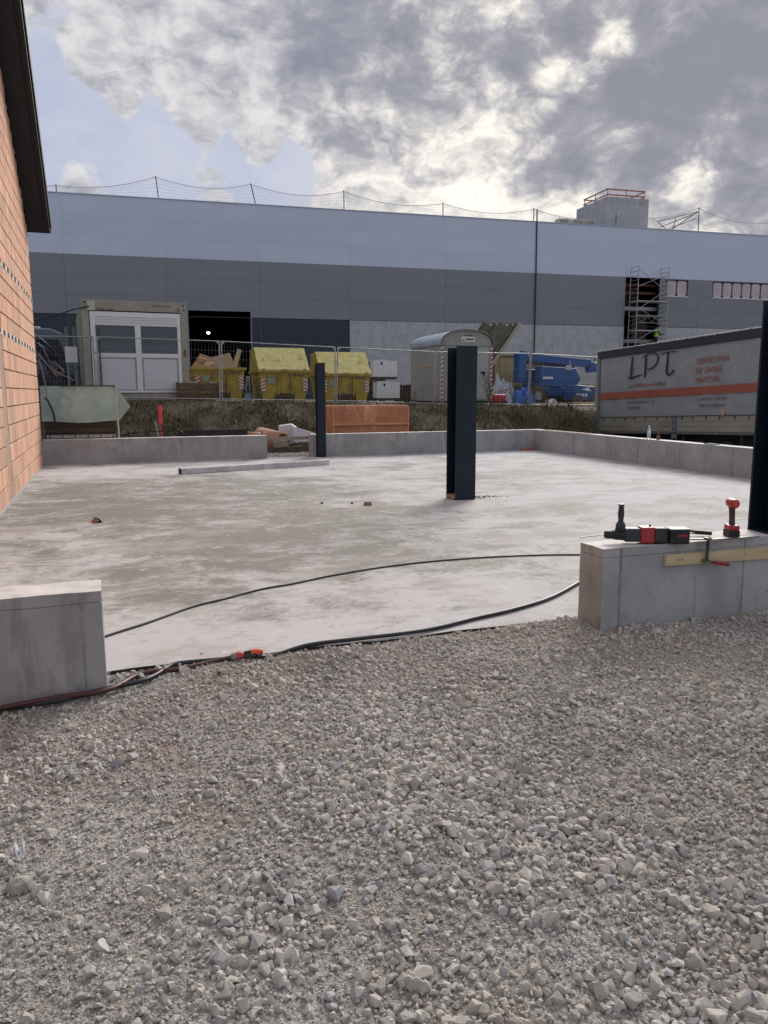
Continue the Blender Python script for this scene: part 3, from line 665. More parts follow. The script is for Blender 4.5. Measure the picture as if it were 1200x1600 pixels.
def scatter(name, label, X, Y, size, material, sink=.25, zoff=0.0, SV=None):
    SV = SV or globals()['SV']; n = len(X); Z = ground_h(X, Y)
    var = rng.integers(0, len(SV), n); az = rng.uniform(0, 2*np.pi, n); tx = rng.normal(0, .45, n); ty = rng.normal(0, .45, n)
    Vs, Fs, off = [], [], 0
    for k in range(len(SV)):
        ii = np.where(var == k)[0]; V, F = SV[k]; m_ = len(ii)
        if not m_: continue
        ca, sa = np.cos(az[ii]), np.sin(az[ii]); cx, sx_ = np.cos(tx[ii]), np.sin(tx[ii]); cy, sy = np.cos(ty[ii]), np.sin(ty[ii])
        Rz = np.zeros((m_, 3, 3)); Rz[:, 0, 0] = ca; Rz[:, 0, 1] = -sa; Rz[:, 1, 0] = sa; Rz[:, 1, 1] = ca; Rz[:, 2, 2] = 1
        Rx = np.zeros((m_, 3, 3)); Rx[:, 0, 0] = 1; Rx[:, 1, 1] = cx; Rx[:, 1, 2] = -sx_; Rx[:, 2, 1] = sx_; Rx[:, 2, 2] = cx
        Ry = np.zeros((m_, 3, 3)); Ry[:, 1, 1] = 1; Ry[:, 0, 0] = cy; Ry[:, 0, 2] = sy; Ry[:, 2, 0] = -sy; Ry[:, 2, 2] = cy
        M_ = Rx @ Ry @ Rz
        P_ = np.einsum('nij,vj->nvi', M_, V)*size[ii][:, None, None]
        P_[:, :, 0] += X[ii][:, None]; P_[:, :, 1] += Y[ii][:, None]; P_[:, :, 2] += (Z[ii]+size[ii]*(.6-sink*1.6)+zoff)[:, None]
        Vs.append(P_.reshape(-1, 3)); Fs.append((F[None]+(np.arange(m_)*len(V))[:, None, None]+off).reshape(-1, 3)); off += m_*len(V)
    V = np.concatenate(Vs); F = np.concatenate(Fs)
    me = bpy.data.meshes.new(name); me.vertices.add(len(V)); me.vertices.foreach_set('co', V.ravel().astype(np.float32))
    me.loops.add(F.size); me.loops.foreach_set('vertex_index', F.ravel().astype(np.int32))
    me.polygons.add(len(F)); me.polygons.foreach_set('loop_start', (np.arange(len(F))*3).astype(np.int32))
    me.polygons.foreach_set('use_smooth', np.zeros(len(F), bool)); me.materials.append(material); me.update(calc_edges=True)
    o = bpy.data.objects.new(name, me); S.collection.objects.link(o); tag(o, label, 'gravel', kind='stuff'); return o
gm_ = bpy.data.materials.new('crushed_limestone'); gm_.use_nodes = True; T = NT(gm_.node_tree); b = T.n['Principled BSDF']
ge = T.new('ShaderNodeNewGeometry'); ri = ge.outputs['Random Per Island']
cr = T.new('ShaderNodeValToRGB'); T.l.new(ri, cr.inputs[0]); e = cr.color_ramp
e.elements[0].color = (.30, .285, .275, 1); e.elements[1].color = (.62, .585, .53, 1); e.elements[1].position = 1
for p_, c_ in ((.07, (.34, .36, .40)), (.24, (.66, .63, .57)), (.43, (.49, .43, .38)), (.57, (.29, .28, .27)), (.72, (.60, .58, .55)), (.15, (.44, .415, .375)), (.35, (.52, .485, .43)), (.5, (.40, .385, .37)), (.65, (.55, .515, .455)), (.8, (.46, .41, .35)), (.9, (.42, .435, .455))):
    q = e.elements.new(p_); q.color = (*c_, 1)
c = T.mix(T.math('MULTIPLY', T.noise(ge.outputs['Position'], 55, 6, .7), .5), cr.outputs[0], (.33, .305, .27))
big = T.ramp(T.noise(ge.outputs['Position'], .9, 4), .35, .65)
c = T.mix(T.math('MULTIPLY', big, .35), c, (.37, .345, .315))
gain = T.new('ShaderNodeHueSaturation'); T.inp(gain, 'Color', c); gain.inputs['Value'].default_value = 1.03; gain.inputs['Saturation'].default_value = .85; c = gain.outputs[0]
tanp = T.math('MULTIPLY', T.ramp(T.noise(T.map(ge.outputs['Position'], (1, 1, 1), (7, 3, 0)), 1.5, 5, .6), .52, .68), .55)
c = T.mix(tanp, c, (.47, .42, .35))
c = T.mix(T.math('MULTIPLY', T.ramp(T.noise(T.map(ge.outputs['Position'], (1, 1, 1), (1, 8, 0)), 1.2, 5, .6), .54, .68), .55), c, (.25, .24, .235))
T.l.new(c, b.inputs['Base Color']); b.inputs['Roughness'].default_value = .9; b.inputs['Specular IOR Level'].default_value = .25
bn = T.new('ShaderNodeBump'); bn.inputs['Strength'].default_value = .9; bn.inputs['Distance'].default_value = .005
T.l.new(T.noise(ge.outputs['Position'], 120, 6, .7), bn.inputs['Height']); T.l.new(bn.outputs[0], b.inputs['Normal'])
def area_pts(n, x0, x1, y0, y1):
    # wedge in front of the walls, wider with distance, with margin for a step sideways
    X = rng.uniform(x0, x1, n); Y = rng.uniform(y0, y1, n)
    ok = (X > -1.15-.0*Y) & (X < .9+1.35*Y+.5)
    ok &= ~((Y > 3.84) & (X < -.04)) & ~((Y > 3.84) & (X > 2.76)) & (Y < 4.12)
    return X[ok], Y[ok]
X, Y = area_pts(210000, -1.2, 6.2, 1.0, 4.12)
pat = fbm(X+3, Y*.8, .95, 3)+.25*(fbm(X, Y, 3.2, 2)-.5)
near = (1-sstep(1.2, 3.9, Y))
keep = rng.random(len(X)) < np.clip((pat-.34)*3.2, .26, 1)*(1-.25*near)
X, Y, pat = X[keep], Y[keep], pat[keep]; nr = near[keep]
size = rng.lognormal(math.log(.0108), .48, len(X))*(.90+.14*nr)*(.66+.7*np.clip(pat-.25, 0, .6)); size = np.clip(size, .005, .032)
scatter('gravel_stones', 'coarse crushed limestone gravel covering the ground in front', X, Y, size, gm_, .2)
X, Y = area_pts(95000, -1.2, 5.6, 1.0, 4.12)
size = np.clip(rng.lognormal(math.log(.0055), .35, len(X)), .003, .011)
scatter('gravel_grit', 'fine grit and chippings between the larger gravel stones', X, Y, size, gm_, .25, SV=SV_SMALL)
# gravel and rubble in the gap behind the slab
X = rng.uniform(3.2, 4.45, 2600); Y = rng.uniform(17.12, 18.3, 2600)
scatter('gap_gravel', 'pale gravel seen through the gap in the far wall', X, Y, np.clip(rng.lognormal(math.log(.02), .3, 2600), .01, .05), gm_, .2)
# rubble in the yard
X = rng.uniform(8, 24, 2500); Y = rng.uniform(24, 32, 2500)
scatter('yard_rubble', 'scattered stones on the muddy yard behind the fence', X, Y, np.clip(rng.lognormal(math.log(.03), .5, 2500), .01, .12), gm_, .3)
# a larger pale stone and rag of foil at the left edge
tag(MB().lathe([(.032, 0), (.038, .015), (.028, .035), (.006, .045)], 7, 0, Matrix.Translation((-0.317, 2.361, -.035)) @ Matrix.Scale(1.2, 4, (1, 0, 0)), False).build('rock', mat('rock', (.33, .32, .28), .9, var=.4, vscale=20, bump=.5)), 'largest grey rock at the left edge of the gravel', 'rock')
mb = MB(); mb.grid(lambda u, v: Vector((-0.350+.035*u, 2.485+.04*v, .012+.035*mnoise.fractal(Vector((u*4, v*4, 2)), 1, 2, 4)+.02*math.sin(u*9))), 12, 10, smooth=False)
tag(mb.build('foil_scrap', mat('foil', (.75, .76, .80), .4)), 'crumpled white scrap beside the grey rock on gravel', 'scrap')

# ------------------------------------------------------------------ bank vegetation
def blades(name, label, X, Y, H, W, material, lean=.5, cat='grass'):
    n = len(X); Z = ground_h(X, Y)-.02
    a = rng.uniform(0, 2*np.pi, n); la = rng.uniform(0, 2*np.pi, n); ll = rng.uniform(.1, 1, n)*lean
    w = np.stack([np.cos(a), np.sin(a), np.zeros(n)], -1)*W[:, None]/2
    base = np.stack([X, Y, Z], -1); l_ = np.stack([np.cos(la)*ll*H, np.sin(la)*ll*H, np.zeros(n)], -1)
    midp = base+l_*.35+np.stack([np.zeros(n), np.zeros(n), H*.6], -1); tip = base+l_+np.stack([np.zeros(n), np.zeros(n), H*np.clip(1-.45*ll, .15, 1)], -1)
    V = np.stack([base-w, base+w, midp+w*.8, midp-w*.8, tip], 1).reshape(-1, 3)
    o5 = (np.arange(n)*5)[:, None]
    Q = o5+np.array([0, 1, 2, 3]); Tt = o5+np.array([3, 2, 4])
    me = bpy.data.meshes.new(name); me.vertices.add(len(V)); me.vertices.foreach_set('co', V.ravel().astype(np.float32))
    L = np.concatenate([Q.ravel(), Tt.ravel()]); me.loops.add(len(L)); me.loops.foreach_set('vertex_index', L.astype(np.int32))
    st = np.concatenate([np.arange(n)*4, 4*n+np.arange(n)*3]); me.polygons.add(2*n); me.polygons.foreach_set('loop_start', st.astype(np.int32))
    me.materials.append(material); me.update(calc_edges=True)
    o = bpy.data.objects.new(name, me); S.collection.objects.link(o); tag(o, label, cat, kind='stuff'); return o
def island_mat(name, cols, rough=.8):
    m = bpy.data.materials.new(name); m.use_nodes = True; T = NT(m.node_tree); b = T.n['Principled BSDF']
    ri = T.new('ShaderNodeNewGeometry'); cr = T.new('ShaderNodeValToRGB'); T.l.new(ri.outputs['Random Per Island'], cr.inputs[0]); e = cr.color_ramp
    e.elements[0].color = (*cols[0], 1); e.elements[1].color = (*cols[-1], 1)
    for i, c_ in enumerate(cols[1:-1]): q = e.elements.new((i+1)/(len(cols)-1)); q.color = (*c_, 1)
    pn = T.ramp(T.noise(ri.outputs['Position'], 1.3, 4), .35, .65)
    c = T.mix(T.math('MULTIPLY', pn, .55), cr.outputs[0], (.050, .055, .028))
    T.l.new(c, b.inputs['Base Color']); b.inputs['Roughness'].default_value = rough; b.inputs['Specular IOR Level'].default_value = .15
    return m
gr = island_mat('winter_grass', [(.07, .055, .03), (.20, .16, .10), (.10, .085, .05), (.27, .22, .145), (.08, .095, .04), (.15, .13, .075)])
n = 60000; X = rng.uniform(-4, 16.2, n); Y = 18.5+5.6*rng.random(n)
cl_ = fbm(X, Y, 1.6, 3); k = rng.random(n) < np.clip((cl_-.25)*2.6, .15, 1); X, Y, cl_ = X[k], Y[k], cl_[k]
blades('bank_grass', 'tangled brown and dull green winter grass on the bank', X, Y, rng.uniform(.08, .26, len(X))*(.5+cl_)*(1-.55*sstep(22.2, 23.4, Y)), rng.uniform(.008, .022, len(X)), gr, 1.5)
tw = island_mat('twigs', [(.05, .035, .025), (.10, .07, .05), (.07, .05, .04)])
# dry standing stalks along the crest
n = 1500; X = np.concatenate([rng.uniform(11.3, 16.2, n-300), rng.uniform(-1, 11, 300)]); Y = rng.uniform(22.2, 24.2, n)
blades('dry_stalks', 'thin dry weed stalks along the crest of the bank', X, Y, rng.uniform(.12, .42, n), rng.uniform(.005, .010, n), tw, .5, 'weeds')
def shrub(x, y, h, label, seed, spread=.5):
    r2 = random.Random(seed); z = ground_z(x, y)-.03; q = MB()
    def br(p, d, L, r, lv):
        pts = [p]; dd = d.copy()
        for i in range(4):
            dd = (dd+Vector((r2.uniform(-.2, .2), r2.uniform(-.2, .2), r2.uniform(-.02, .15)))).normalized(); pts.append(pts[-1]+dd*L/4)
        q.tube(pts, [r*(1-.18*i) for i in range(5)], 4)
        if lv < 3:
            for k in range(r2.randint(3, 4)):
                i = r2.randint(1, 4); nd = (dd+Vector((r2.uniform(-.8, .8), r2.uniform(-.8, .8), r2.uniform(.0, .6)))).normalized()
                br(pts[i], nd, L*r2.uniform(.45, .7), r*.6, lv+1)
    for k in range(7):
        a = r2.uniform(0, 6.28); br(Vector((x+.1*math.cos(a), y+.1*math.sin(a), z)), Vector((math.cos(a)*spread, math.sin(a)*spread, 1)).normalized(), h*r2.uniform(.4, .6), .008, 0)
    o = q.build('bare_shrub', tw); return tag(o, label, 'shrub', 'bare shrubs along the fence')
for i, (x, y, h, l) in enumerate(((12.35, 23.5, 1.3, 'bare thin shrub in front of the caravan door'), (13.2, 23.3, 1.1, 'bare shrub at the right corner of the caravan'),
        (14.2, 23.2, .9, 'low bare shrub in front of the boom lift wheels'), (15.25, 23.2, 1.0, 'bare shrub just left of the lorry trailer edge'), (15.1, 26.0, 1.9, 'tallest bare shrub behind the fence near the trailer'),
        (9.3, 23.6, .6, 'small bare shrub between the orange container and the caravan'))):
    shrub(x, y, h, l, 40+i)

# ------------------------------------------------------------------ site fence
galv = mat('galvanised', (.42, .44, .46), .42, .75, var=.25, vscale=14)
FJ = [(-3.8, 25.0), (-.2, 24.7), (3.38, 24.45), (7.27, 25.2), (10.75, 25.0), (13.98, 24.1), (17.3, 24.9), (20.5, 25.9)]
names = ['left end', 'in front of the white office container', 'in front of the open yellow skip', 'in front of the closed skips and white pallets', 'in front of the grey caravan', 'in front of the blue boom lift', 'behind the lorry trailer']
for i in range(len(FJ)-1):
    (xa, ya), (xb, yb) = FJ[i], FJ[i+1]; za, zb = ground_z(xa, ya)+.06, ground_z(xb, yb)+.06
    L = math.hypot(xb-xa, yb-ya)-.07; an = math.atan2(yb-ya, xb-xa)
    t = thing('fence_panel', 'wire mesh site fence panel '+names[i], 'fence', (xa, ya, za), (0, -math.atan2(zb-za, L), an), 'mobile site fence panels')
    Hh = 1.8
    for x_ in (.035, L+.035): MB().tube([(x_, 0, 0), (x_, 0, Hh)], .021, 8).build('upright', galv, t)
    for z_ in (.03, Hh-.02): MB().tube([(.035, 0, z_), (L+.035, 0, z_)], .015, 8).build('rail', galv, t)
    q = MB(); k = .13
    while k < L: q.box(k-.0016, k+.0016, -.0016, .0016, .03, Hh-.03); k += .10
    z_ = .25
    while z_ < Hh-.1: q.box(.035, L+.035, -.002, .002, z_-.002, z_+.002); z_ += .25
    o = q.build('mesh', mat('wire_mesh', (.30, .31, .33), .5, .6), t); o['kind'] = 'stuff'
    MB().box(-.16, .16, -.1, .1, -.10, .0).build('foot', mat('foot_concrete', (.35, .35, .35), .9, var=.2), t, bevel=.015)
    for zz in (.25, 1.3): MB().box(-.045, .045, -.03, .03, zz, zz+.05).build('coupler', galv, t)
    for sgn, x_ in ((1, .05), (-1, L+.02)): MB().prism([(x_, Hh-.02), (x_+sgn*.1, Hh-.02), (x_, Hh-.13)], 'y', -.003, .003).build('gusset', galv, t)

# ------------------------------------------------------------------ the long hall
hall = thing('warehouse', 'long industrial hall clad in light blue and grey panels above a concrete base', 'building', (-2.415, 50.0, 0), (0, 0, R(-4)))
def panel_mat(name, col):
    m = bpy.data.materials.new(name); m.use_nodes = True; T = NT(m.node_tree); b = T.n['Principled BSDF']
    pos = T.new('ShaderNodeNewGeometry').outputs['Position']; oi = T.new('ShaderNodeObjectInfo').outputs['Random']
    c = T.mix(T.math('MULTIPLY', T.ramp(T.noise(T.map(pos, (.25, .25, 1)), 1.2, 6), .3, .7), .35), col, tuple(x*.86 for x in col))
    h = T.new('ShaderNodeHueSaturation'); T.inp(h, 'Color', c); T.inp(h, 'Value', T.math('MULTIPLY_ADD', oi, .05, .975)); T.l.new(h.outputs[0], b.inputs['Base Color'])
    b.inputs['Roughness'].default_value = .5; b.inputs['Metallic'].default_value = 0; b.inputs['Specular IOR Level'].default_value = .35; return m
PB = panel_mat('light_blue_cladding', (.52, .60, .755)); PG = panel_mat('grey_cladding', (.215, .23, .272)); PD = panel_mat('navy_cladding', (.030, .042, .068))
shade = mat('hall_dark', (.02, .022, .026), .9)
J = [-24, -17.8, -11.6, -5.4, .62, 6.3, 11.85, 17.52, 24.0, 30.4, 37.42, 43.5, 49.6, 56, 62.4, 68.8, 75.2, 81.6]
OPEN = [(7.47, 11.22, -.5, 6.35), (37.50, 40.35, -.5, 9.37)]            # door, unfinished bay
WIN = [(40.77, 42.62, 8.18, 9.32), (44.70, 50.7, 8.15, 9.32)]
def cut(segs, holes):
    """rectangle list minus holes"""
    for (a, b_, c_, d_) in holes:
        o_ = []
        for (x0, x1, z0, z1) in segs:
            if b_ <= x0 or a >= x1 or d_ <= z0 or c_ >= z1: o_.append((x0, x1, z0, z1)); continue
            if a > x0: o_.append((x0, a, z0, z1))
            if b_ < x1: o_.append((b_, x1, z0, z1))
            xa, xb = max(a, x0), min(b_, x1)
            if d_ < z1: o_.append((xa, xb, d_, z1))
            if c_ > z0: o_.append((xa, xb, z0, c_))
        segs = o_
    return segs
def rows(z0, z1, n): return [(z0+(z1-z0)*i/n, z0+(z1-z0)*(i+1)/n) for i in range(n)]
for i in range(len(J)-1):
    a, b_ = J[i]+.008, J[i+1]-.008
    for z0, z1 in rows(9.37, 12.70, 3):
        MB().box(a, b_, -.002, .10, z0+.002, z1-.002).build('light_panel', PB, hall)
    for z0, z1 in rows(6.0, 9.37, 3):
        for (x0, x1, c0, c1) in cut([(a, b_, z0+.004, z1-.004)], OPEN+WIN):
            if x1-x0 > .02 and c1-c0 > .02: MB().box(x0, x1, .0, .10, c0, c1).build('grey_panel', PG, hall)
    dark = J[i] < 17.4
    for (x0, x1, c0, c1) in cut([(a, b_, -.5, 5.965)], OPEN):
        if x1-x0 > .02: MB().box(x0, x1, .012 if dark else -.03, .10, c0, c1).build('navy_panel' if dark else 'concrete_panel', PD if dark else C_BLD, hall)
    # vertical joint cover
    MB().box(J[i]-.009, J[i]+.009, .005, .11, 9.37, 12.7).build('joint', mat('joint_light', (.42, .48, .60), .6), hall); MB().box(J[i]-.009, J[i]+.009, .015, .11, -.5, 9.368).build('joint', mat('joint_grey', (.14, .155, .19), .6), hall)
MB().box(J[0], J[-1], -.02, .04, 5.968, 5.998).build('drip_flashing', mat('flashing_dark', (.05, .055, .07), .5), hall)
MB().box(J[0], J[-1], -.05, .5, 12.70, 12.745).build('parapet_cap', panel_mat('cap_blue', (.46, .54, .68)), hall)
# shell behind the cladding, with the rooms seen through its openings
q = MB()
for (x0, x1, c0, c1) in cut([(J[0], J[-1], -.5, 12.6)], OPEN+WIN): q.box(x0, x1, .11, .35, c0, c1)
q.box(J[0], J[-1], 28, 28.2, -.5, 12.6); q.box(J[0], J[0]+.2, .35, 28, -.5, 12.6); q.box(J[-1]-.2, J[-1], .35, 28, -.5, 12.6)
q.box(J[0], J[-1], .35, 28, 12.2, 12.6)
q.build('shell', mat('hall_inside', (.05, .052, .06), .9), hall)
MB().box(7.35, 7.47, -.02, .3, -.5, 6.35).build('door_jamb', PG, hall); MB().box(11.22, 11.28, -.02, .3, -.5, 6.35).build('door_jamb', PG, hall)
MB().box(7.35, 11.28, -.03, .3, 6.35, 6.42).build('door_head', PG, hall)
lampm = mat('lamp_glow', (1, .95, .8), .5, emit=(1.0, .93, .78, 14))
MB().lathe([(.02, -.06), (.10, -.02), (.10, .04), (.03, .08)], 12, 0, Matrix.Translation((8.95, 6.0, 5.45))).build('work_lamp', lampm, hall)
# unfinished bay: floors and reddish primer beams inside
red = mat('primer_red', (.20, .075, .055), .8, var=.3)
for z_ in (8.35, 8.9): MB().box(37.3, 40.6, .9, 1.05, z_, z_+.16).build('primed_beam', red, hall)
for z_ in (4.9, 7.2): MB().box(37.2, 40.7, .8, 6, z_, z_+.25).build('floor_slab', C_BLD, hall)
MB().box(39.15, 40.4, 1.5, 1.6, 5.2, 7.2).build('inner_wall', mat('inner_red', (.12, .075, .07), .9), hall)
MB().box(37.3, 40.6, 3.0, 3.1, 7.4, 9.3).build('inner_wall', mat('inner_red2', (.14, .08, .065), .9), hall)
# windows under protective film
film = mat('window_film', (.50, .44, .50), .45, var=.15, vscale=1.5); white = mat('white_frame', (.68, .70, .74), .5); wdark = mat('window_gap', (.04, .045, .06), .7)
def rrect(x0, x1, z0, z1, r_):
    p = []
    for cx, cz, a0 in ((x1-r_, z1-r_, 0), (x0+r_, z1-r_, 90), (x0+r_, z0+r_, 180), (x1-r_, z0+r_, 270)):
        for k in range(4): a = R(a0+30*k); p.append((cx+r_*math.cos(a), cz+r_*math.sin(a)))
    return p
for (a, b_, n) in ((40.80, 42.58, 2), (44.74, 50.6, 7)):
    w = (b_-a)/n
    wf = MB().box(a-.03, b_+.03, .03, .12, 8.15, 8.27).box(a-.03, b_+.03, .08, .12, 8.27, 9.32).build('window_band', [wdark], hall)
    MB().box(a-.04, b_+.04, -.03, .06, 8.13, 8.19).build('sill', white, wf)
    for k in range(n):
        MB().prism(rrect(a+k*w+.05, a+(k+1)*w-.07, 8.22, 9.24, .17), 'y', .02, .07).build('pane', film, wf)
        MB().box(a+k*w+.10, a+(k+1)*w-.14, .0, .03, 8.215, 8.25).build('frame', white, wf)
# black pipe down the facade
tag(MB().tube([(27.99, 47.83, 13.5), (28.0, 47.83, 12.8), (28.02, 47.80, 9.4), (28.05, 47.80, 1.0)], .045, 8).build('downpipe', mat('dark_pipe', (.03, .03, .035), .6)), 'thin black pipe running down the whole height of the hall facade', 'pipe')

# tower on the roof with red railing
HM = hall.matrix_basis.copy()
def hp(s, n_, z): return HM @ Vector((s, n_, z))
tw_ = thing('stair_tower', 'concrete stair tower with orange guard rails on the hall roof', 'tower', hp(36.16, .6, 12.6), (0, 0, R(-4)))
MB().box(-.05, 3.3, 0, 4.2, 0, 2.24).build('wall', C_BLD, tw_, bevel=.02)
rr = mat('rail_orange', (.42, .15, .10), .55)
for z_ in (2.36, 2.72):
    for (a, b_) in (((0, .04), (3.0, .04)), ((.0, .04), (.0, 3.3)), ((3.0, .04), (3.0, 3.3)), ((0, 3.3), (3.0, 3.3))):
        MB().beam((a[0], a[1], z_), (b_[0], b_[1], z_), .04, .09).build('guard_rail', rr, tw_)
for p_ in ((.05, .1), (1.5, .1), (2.95, .1), (.05, 1.7), (.05, 3.2), (2.95, 3.2), (2.95, 1.7)):
    MB().box(p_[0]-.03, p_[0]+.03, p_[1]-.03, p_[1]+.03, 2.24, 2.8).build('rail_post', galv, tw_)
for i, (s_, w, l) in enumerate(((32.6, .9, 'leftmost pale air conditioning unit on the hall roof'), (33.7, .8, 'middle pale air conditioning unit on the hall roof'), (34.65, .8, 'right pale air conditioning unit beside the stair tower'))):
    t = thing('roof_unit', l, 'air conditioner', hp(s_, .8, 12.74), (0, 0, R(-4)), 'roof units')
    MB().box(0, w, 0, .7, 0, .50).build('casing', mat('unit_beige', (.50, .47, .40), .6), t, bevel=.02)
    for k in range(5): MB().box(w*.1+k*.13, w*.1+k*.13+.05, -.012, -.001, .08, .42).build('louvre', shade, t)
# roof edge safety net
nt = thing('safety_net', 'sagging safety net strung on slanted posts along the hall roof edge', 'safety net', (-2.415, 50, 12.7), (0, 0, R(-4)))
posts = [(-6, 1.2, 0), (.43, .42, 0), (6.05, 1.25, -.12), (11.75, 1.20, -.28), (17.25, 1.15, 0), (23.85, .82, 0), (30.33, .85, 0), (36.6, .8, 0), (43.3, 1.65, -.05), (49.5, 1.0, 0), (56, 1, 0)]
nm = mat('net_cord', (.50, .51, .54), .8); pm = mat('net_post', (.16, .16, .18), .6)
for (s_, h_, ln) in posts: MB().tube([(s_, .12, -.1), (s_+ln, .12, h_+.05)], .035, 6).build('post', pm, nt)
q = MB()
for (a, b_) in zip(posts[:-1], posts[1:]):
    L = b_[0]-a[0]; n = int(L/.16); sag = .30
    top = lambda t: max(.12, (a[1]*(1-t)+b_[1]*t)-sag*4*t*(1-t)-(.12 if a[1] > .6 else 0)*math.sin(t*3.1))
    xx = lambda t, z: a[0]+L*t+(a[2]*(1-t)+b_[2]*t)*z
    for k in range(n+1):
        t = k/n; h_ = top(t); q.beam((xx(t, 0), .13, .02), (xx(t, h_), .13, h_), .007, .007)
    for k in range(14):
        t0, t1 = k/14, (k+1)/14
        q.beam((xx(t0, top(t0)), .13, top(t0)), (xx(t1, top(t1)), .13, top(t1)), .028, .028)
        for fr in (.18, .36, .54, .72, .88): q.beam((xx(t0, top(t0)), .13, top(t0)*fr), (xx(t1, top(t1)), .13, top(t1)*fr), .007, .007)
o = q.build('net', nm, nt); o['kind'] = 'stuff'
q = MB()
for (a, b_) in (((40.2, .2), (43.3, 1.4)), ((41.0, .15), (43.2, 1.0)), ((40.0, .6), (40.8, .1)), ((40.0, .6), (43.3, 1.45)), ((41.2, .1), (43.3, 1.45)), ((41.3, .1), (41.5, .9))):
    q.tube([(a[0], .3, a[1]), (b_[0], .3, b_[1])], .03, 5)
q.build('guy_cord', pm, nt)

# scaffold tower with a worker
sc_ = thing('scaffold_tower', 'tall aluminium scaffold tower in front of the unfinished bay of the hall', 'scaffold', hp(37.75, -1.15, ground_z(35, 46)), (0, 0, R(-4)))
SH = 10.02-sc_.location.z
def frame(x):
    for y in (0, .95): MB().tube([(x, y, 0), (x, y, SH)], .028, 6).build('standard', galv, sc_)
    z_ = .3
    while z_ < SH-.05:
        if not (SH-.62 < z_ < SH-.5): MB().tube([(x, 0, z_), (x, .95, z_)], .020, 5).build('rung', galv, sc_)
        z_ += .30
frame(0); frame(2.42)
for z_ in (2.0, 4.25, 5.6, 6.6, 7.6):
    MB().box(.02, 2.40, .05, .9, z_-sc_.location.z, z_-sc_.location.z+.07).build('deck', mat('deck_pale', (.42, .44, .47), .7), sc_, bevel=.01)
z_ = sc_.location.z
for (a, b_) in (((2.42, 8.2-z_), (0, 9.8-z_)), ((0, 7.0-z_), (2.42, 8.5-z_)), ((0, 7.2-z_), (2.42, 6.0-z_)), ((0, 4.9-z_), (2.42, 6.2-z_)), ((0, 4.9-z_), (1.5, 4.3-z_)), ((0, 3.8-z_), (2.42, 2.2-z_)), ((2.42, 9.5-z_), (0, 8.6-z_))):
    MB().tube([(a[0], 0, a[1]), (b_[0], 0, b_[1])], .022, 5).build('brace', galv, sc_)
for zz in (6.15, 6.65): MB().tube([(0, -.02, zz-z_), (2.42, -.02, zz-z_)], .022, 5).build('lattice_chord', galv, sc_)
for k in range(6): MB().tube([(k*.403, -.02, (6.15 if k % 2 else 6.65)-z_), ((k+1)*.403, -.02, (6.65 if k % 2 else 6.15)-z_)], .014, 5).build('lattice_web', galv, sc_)

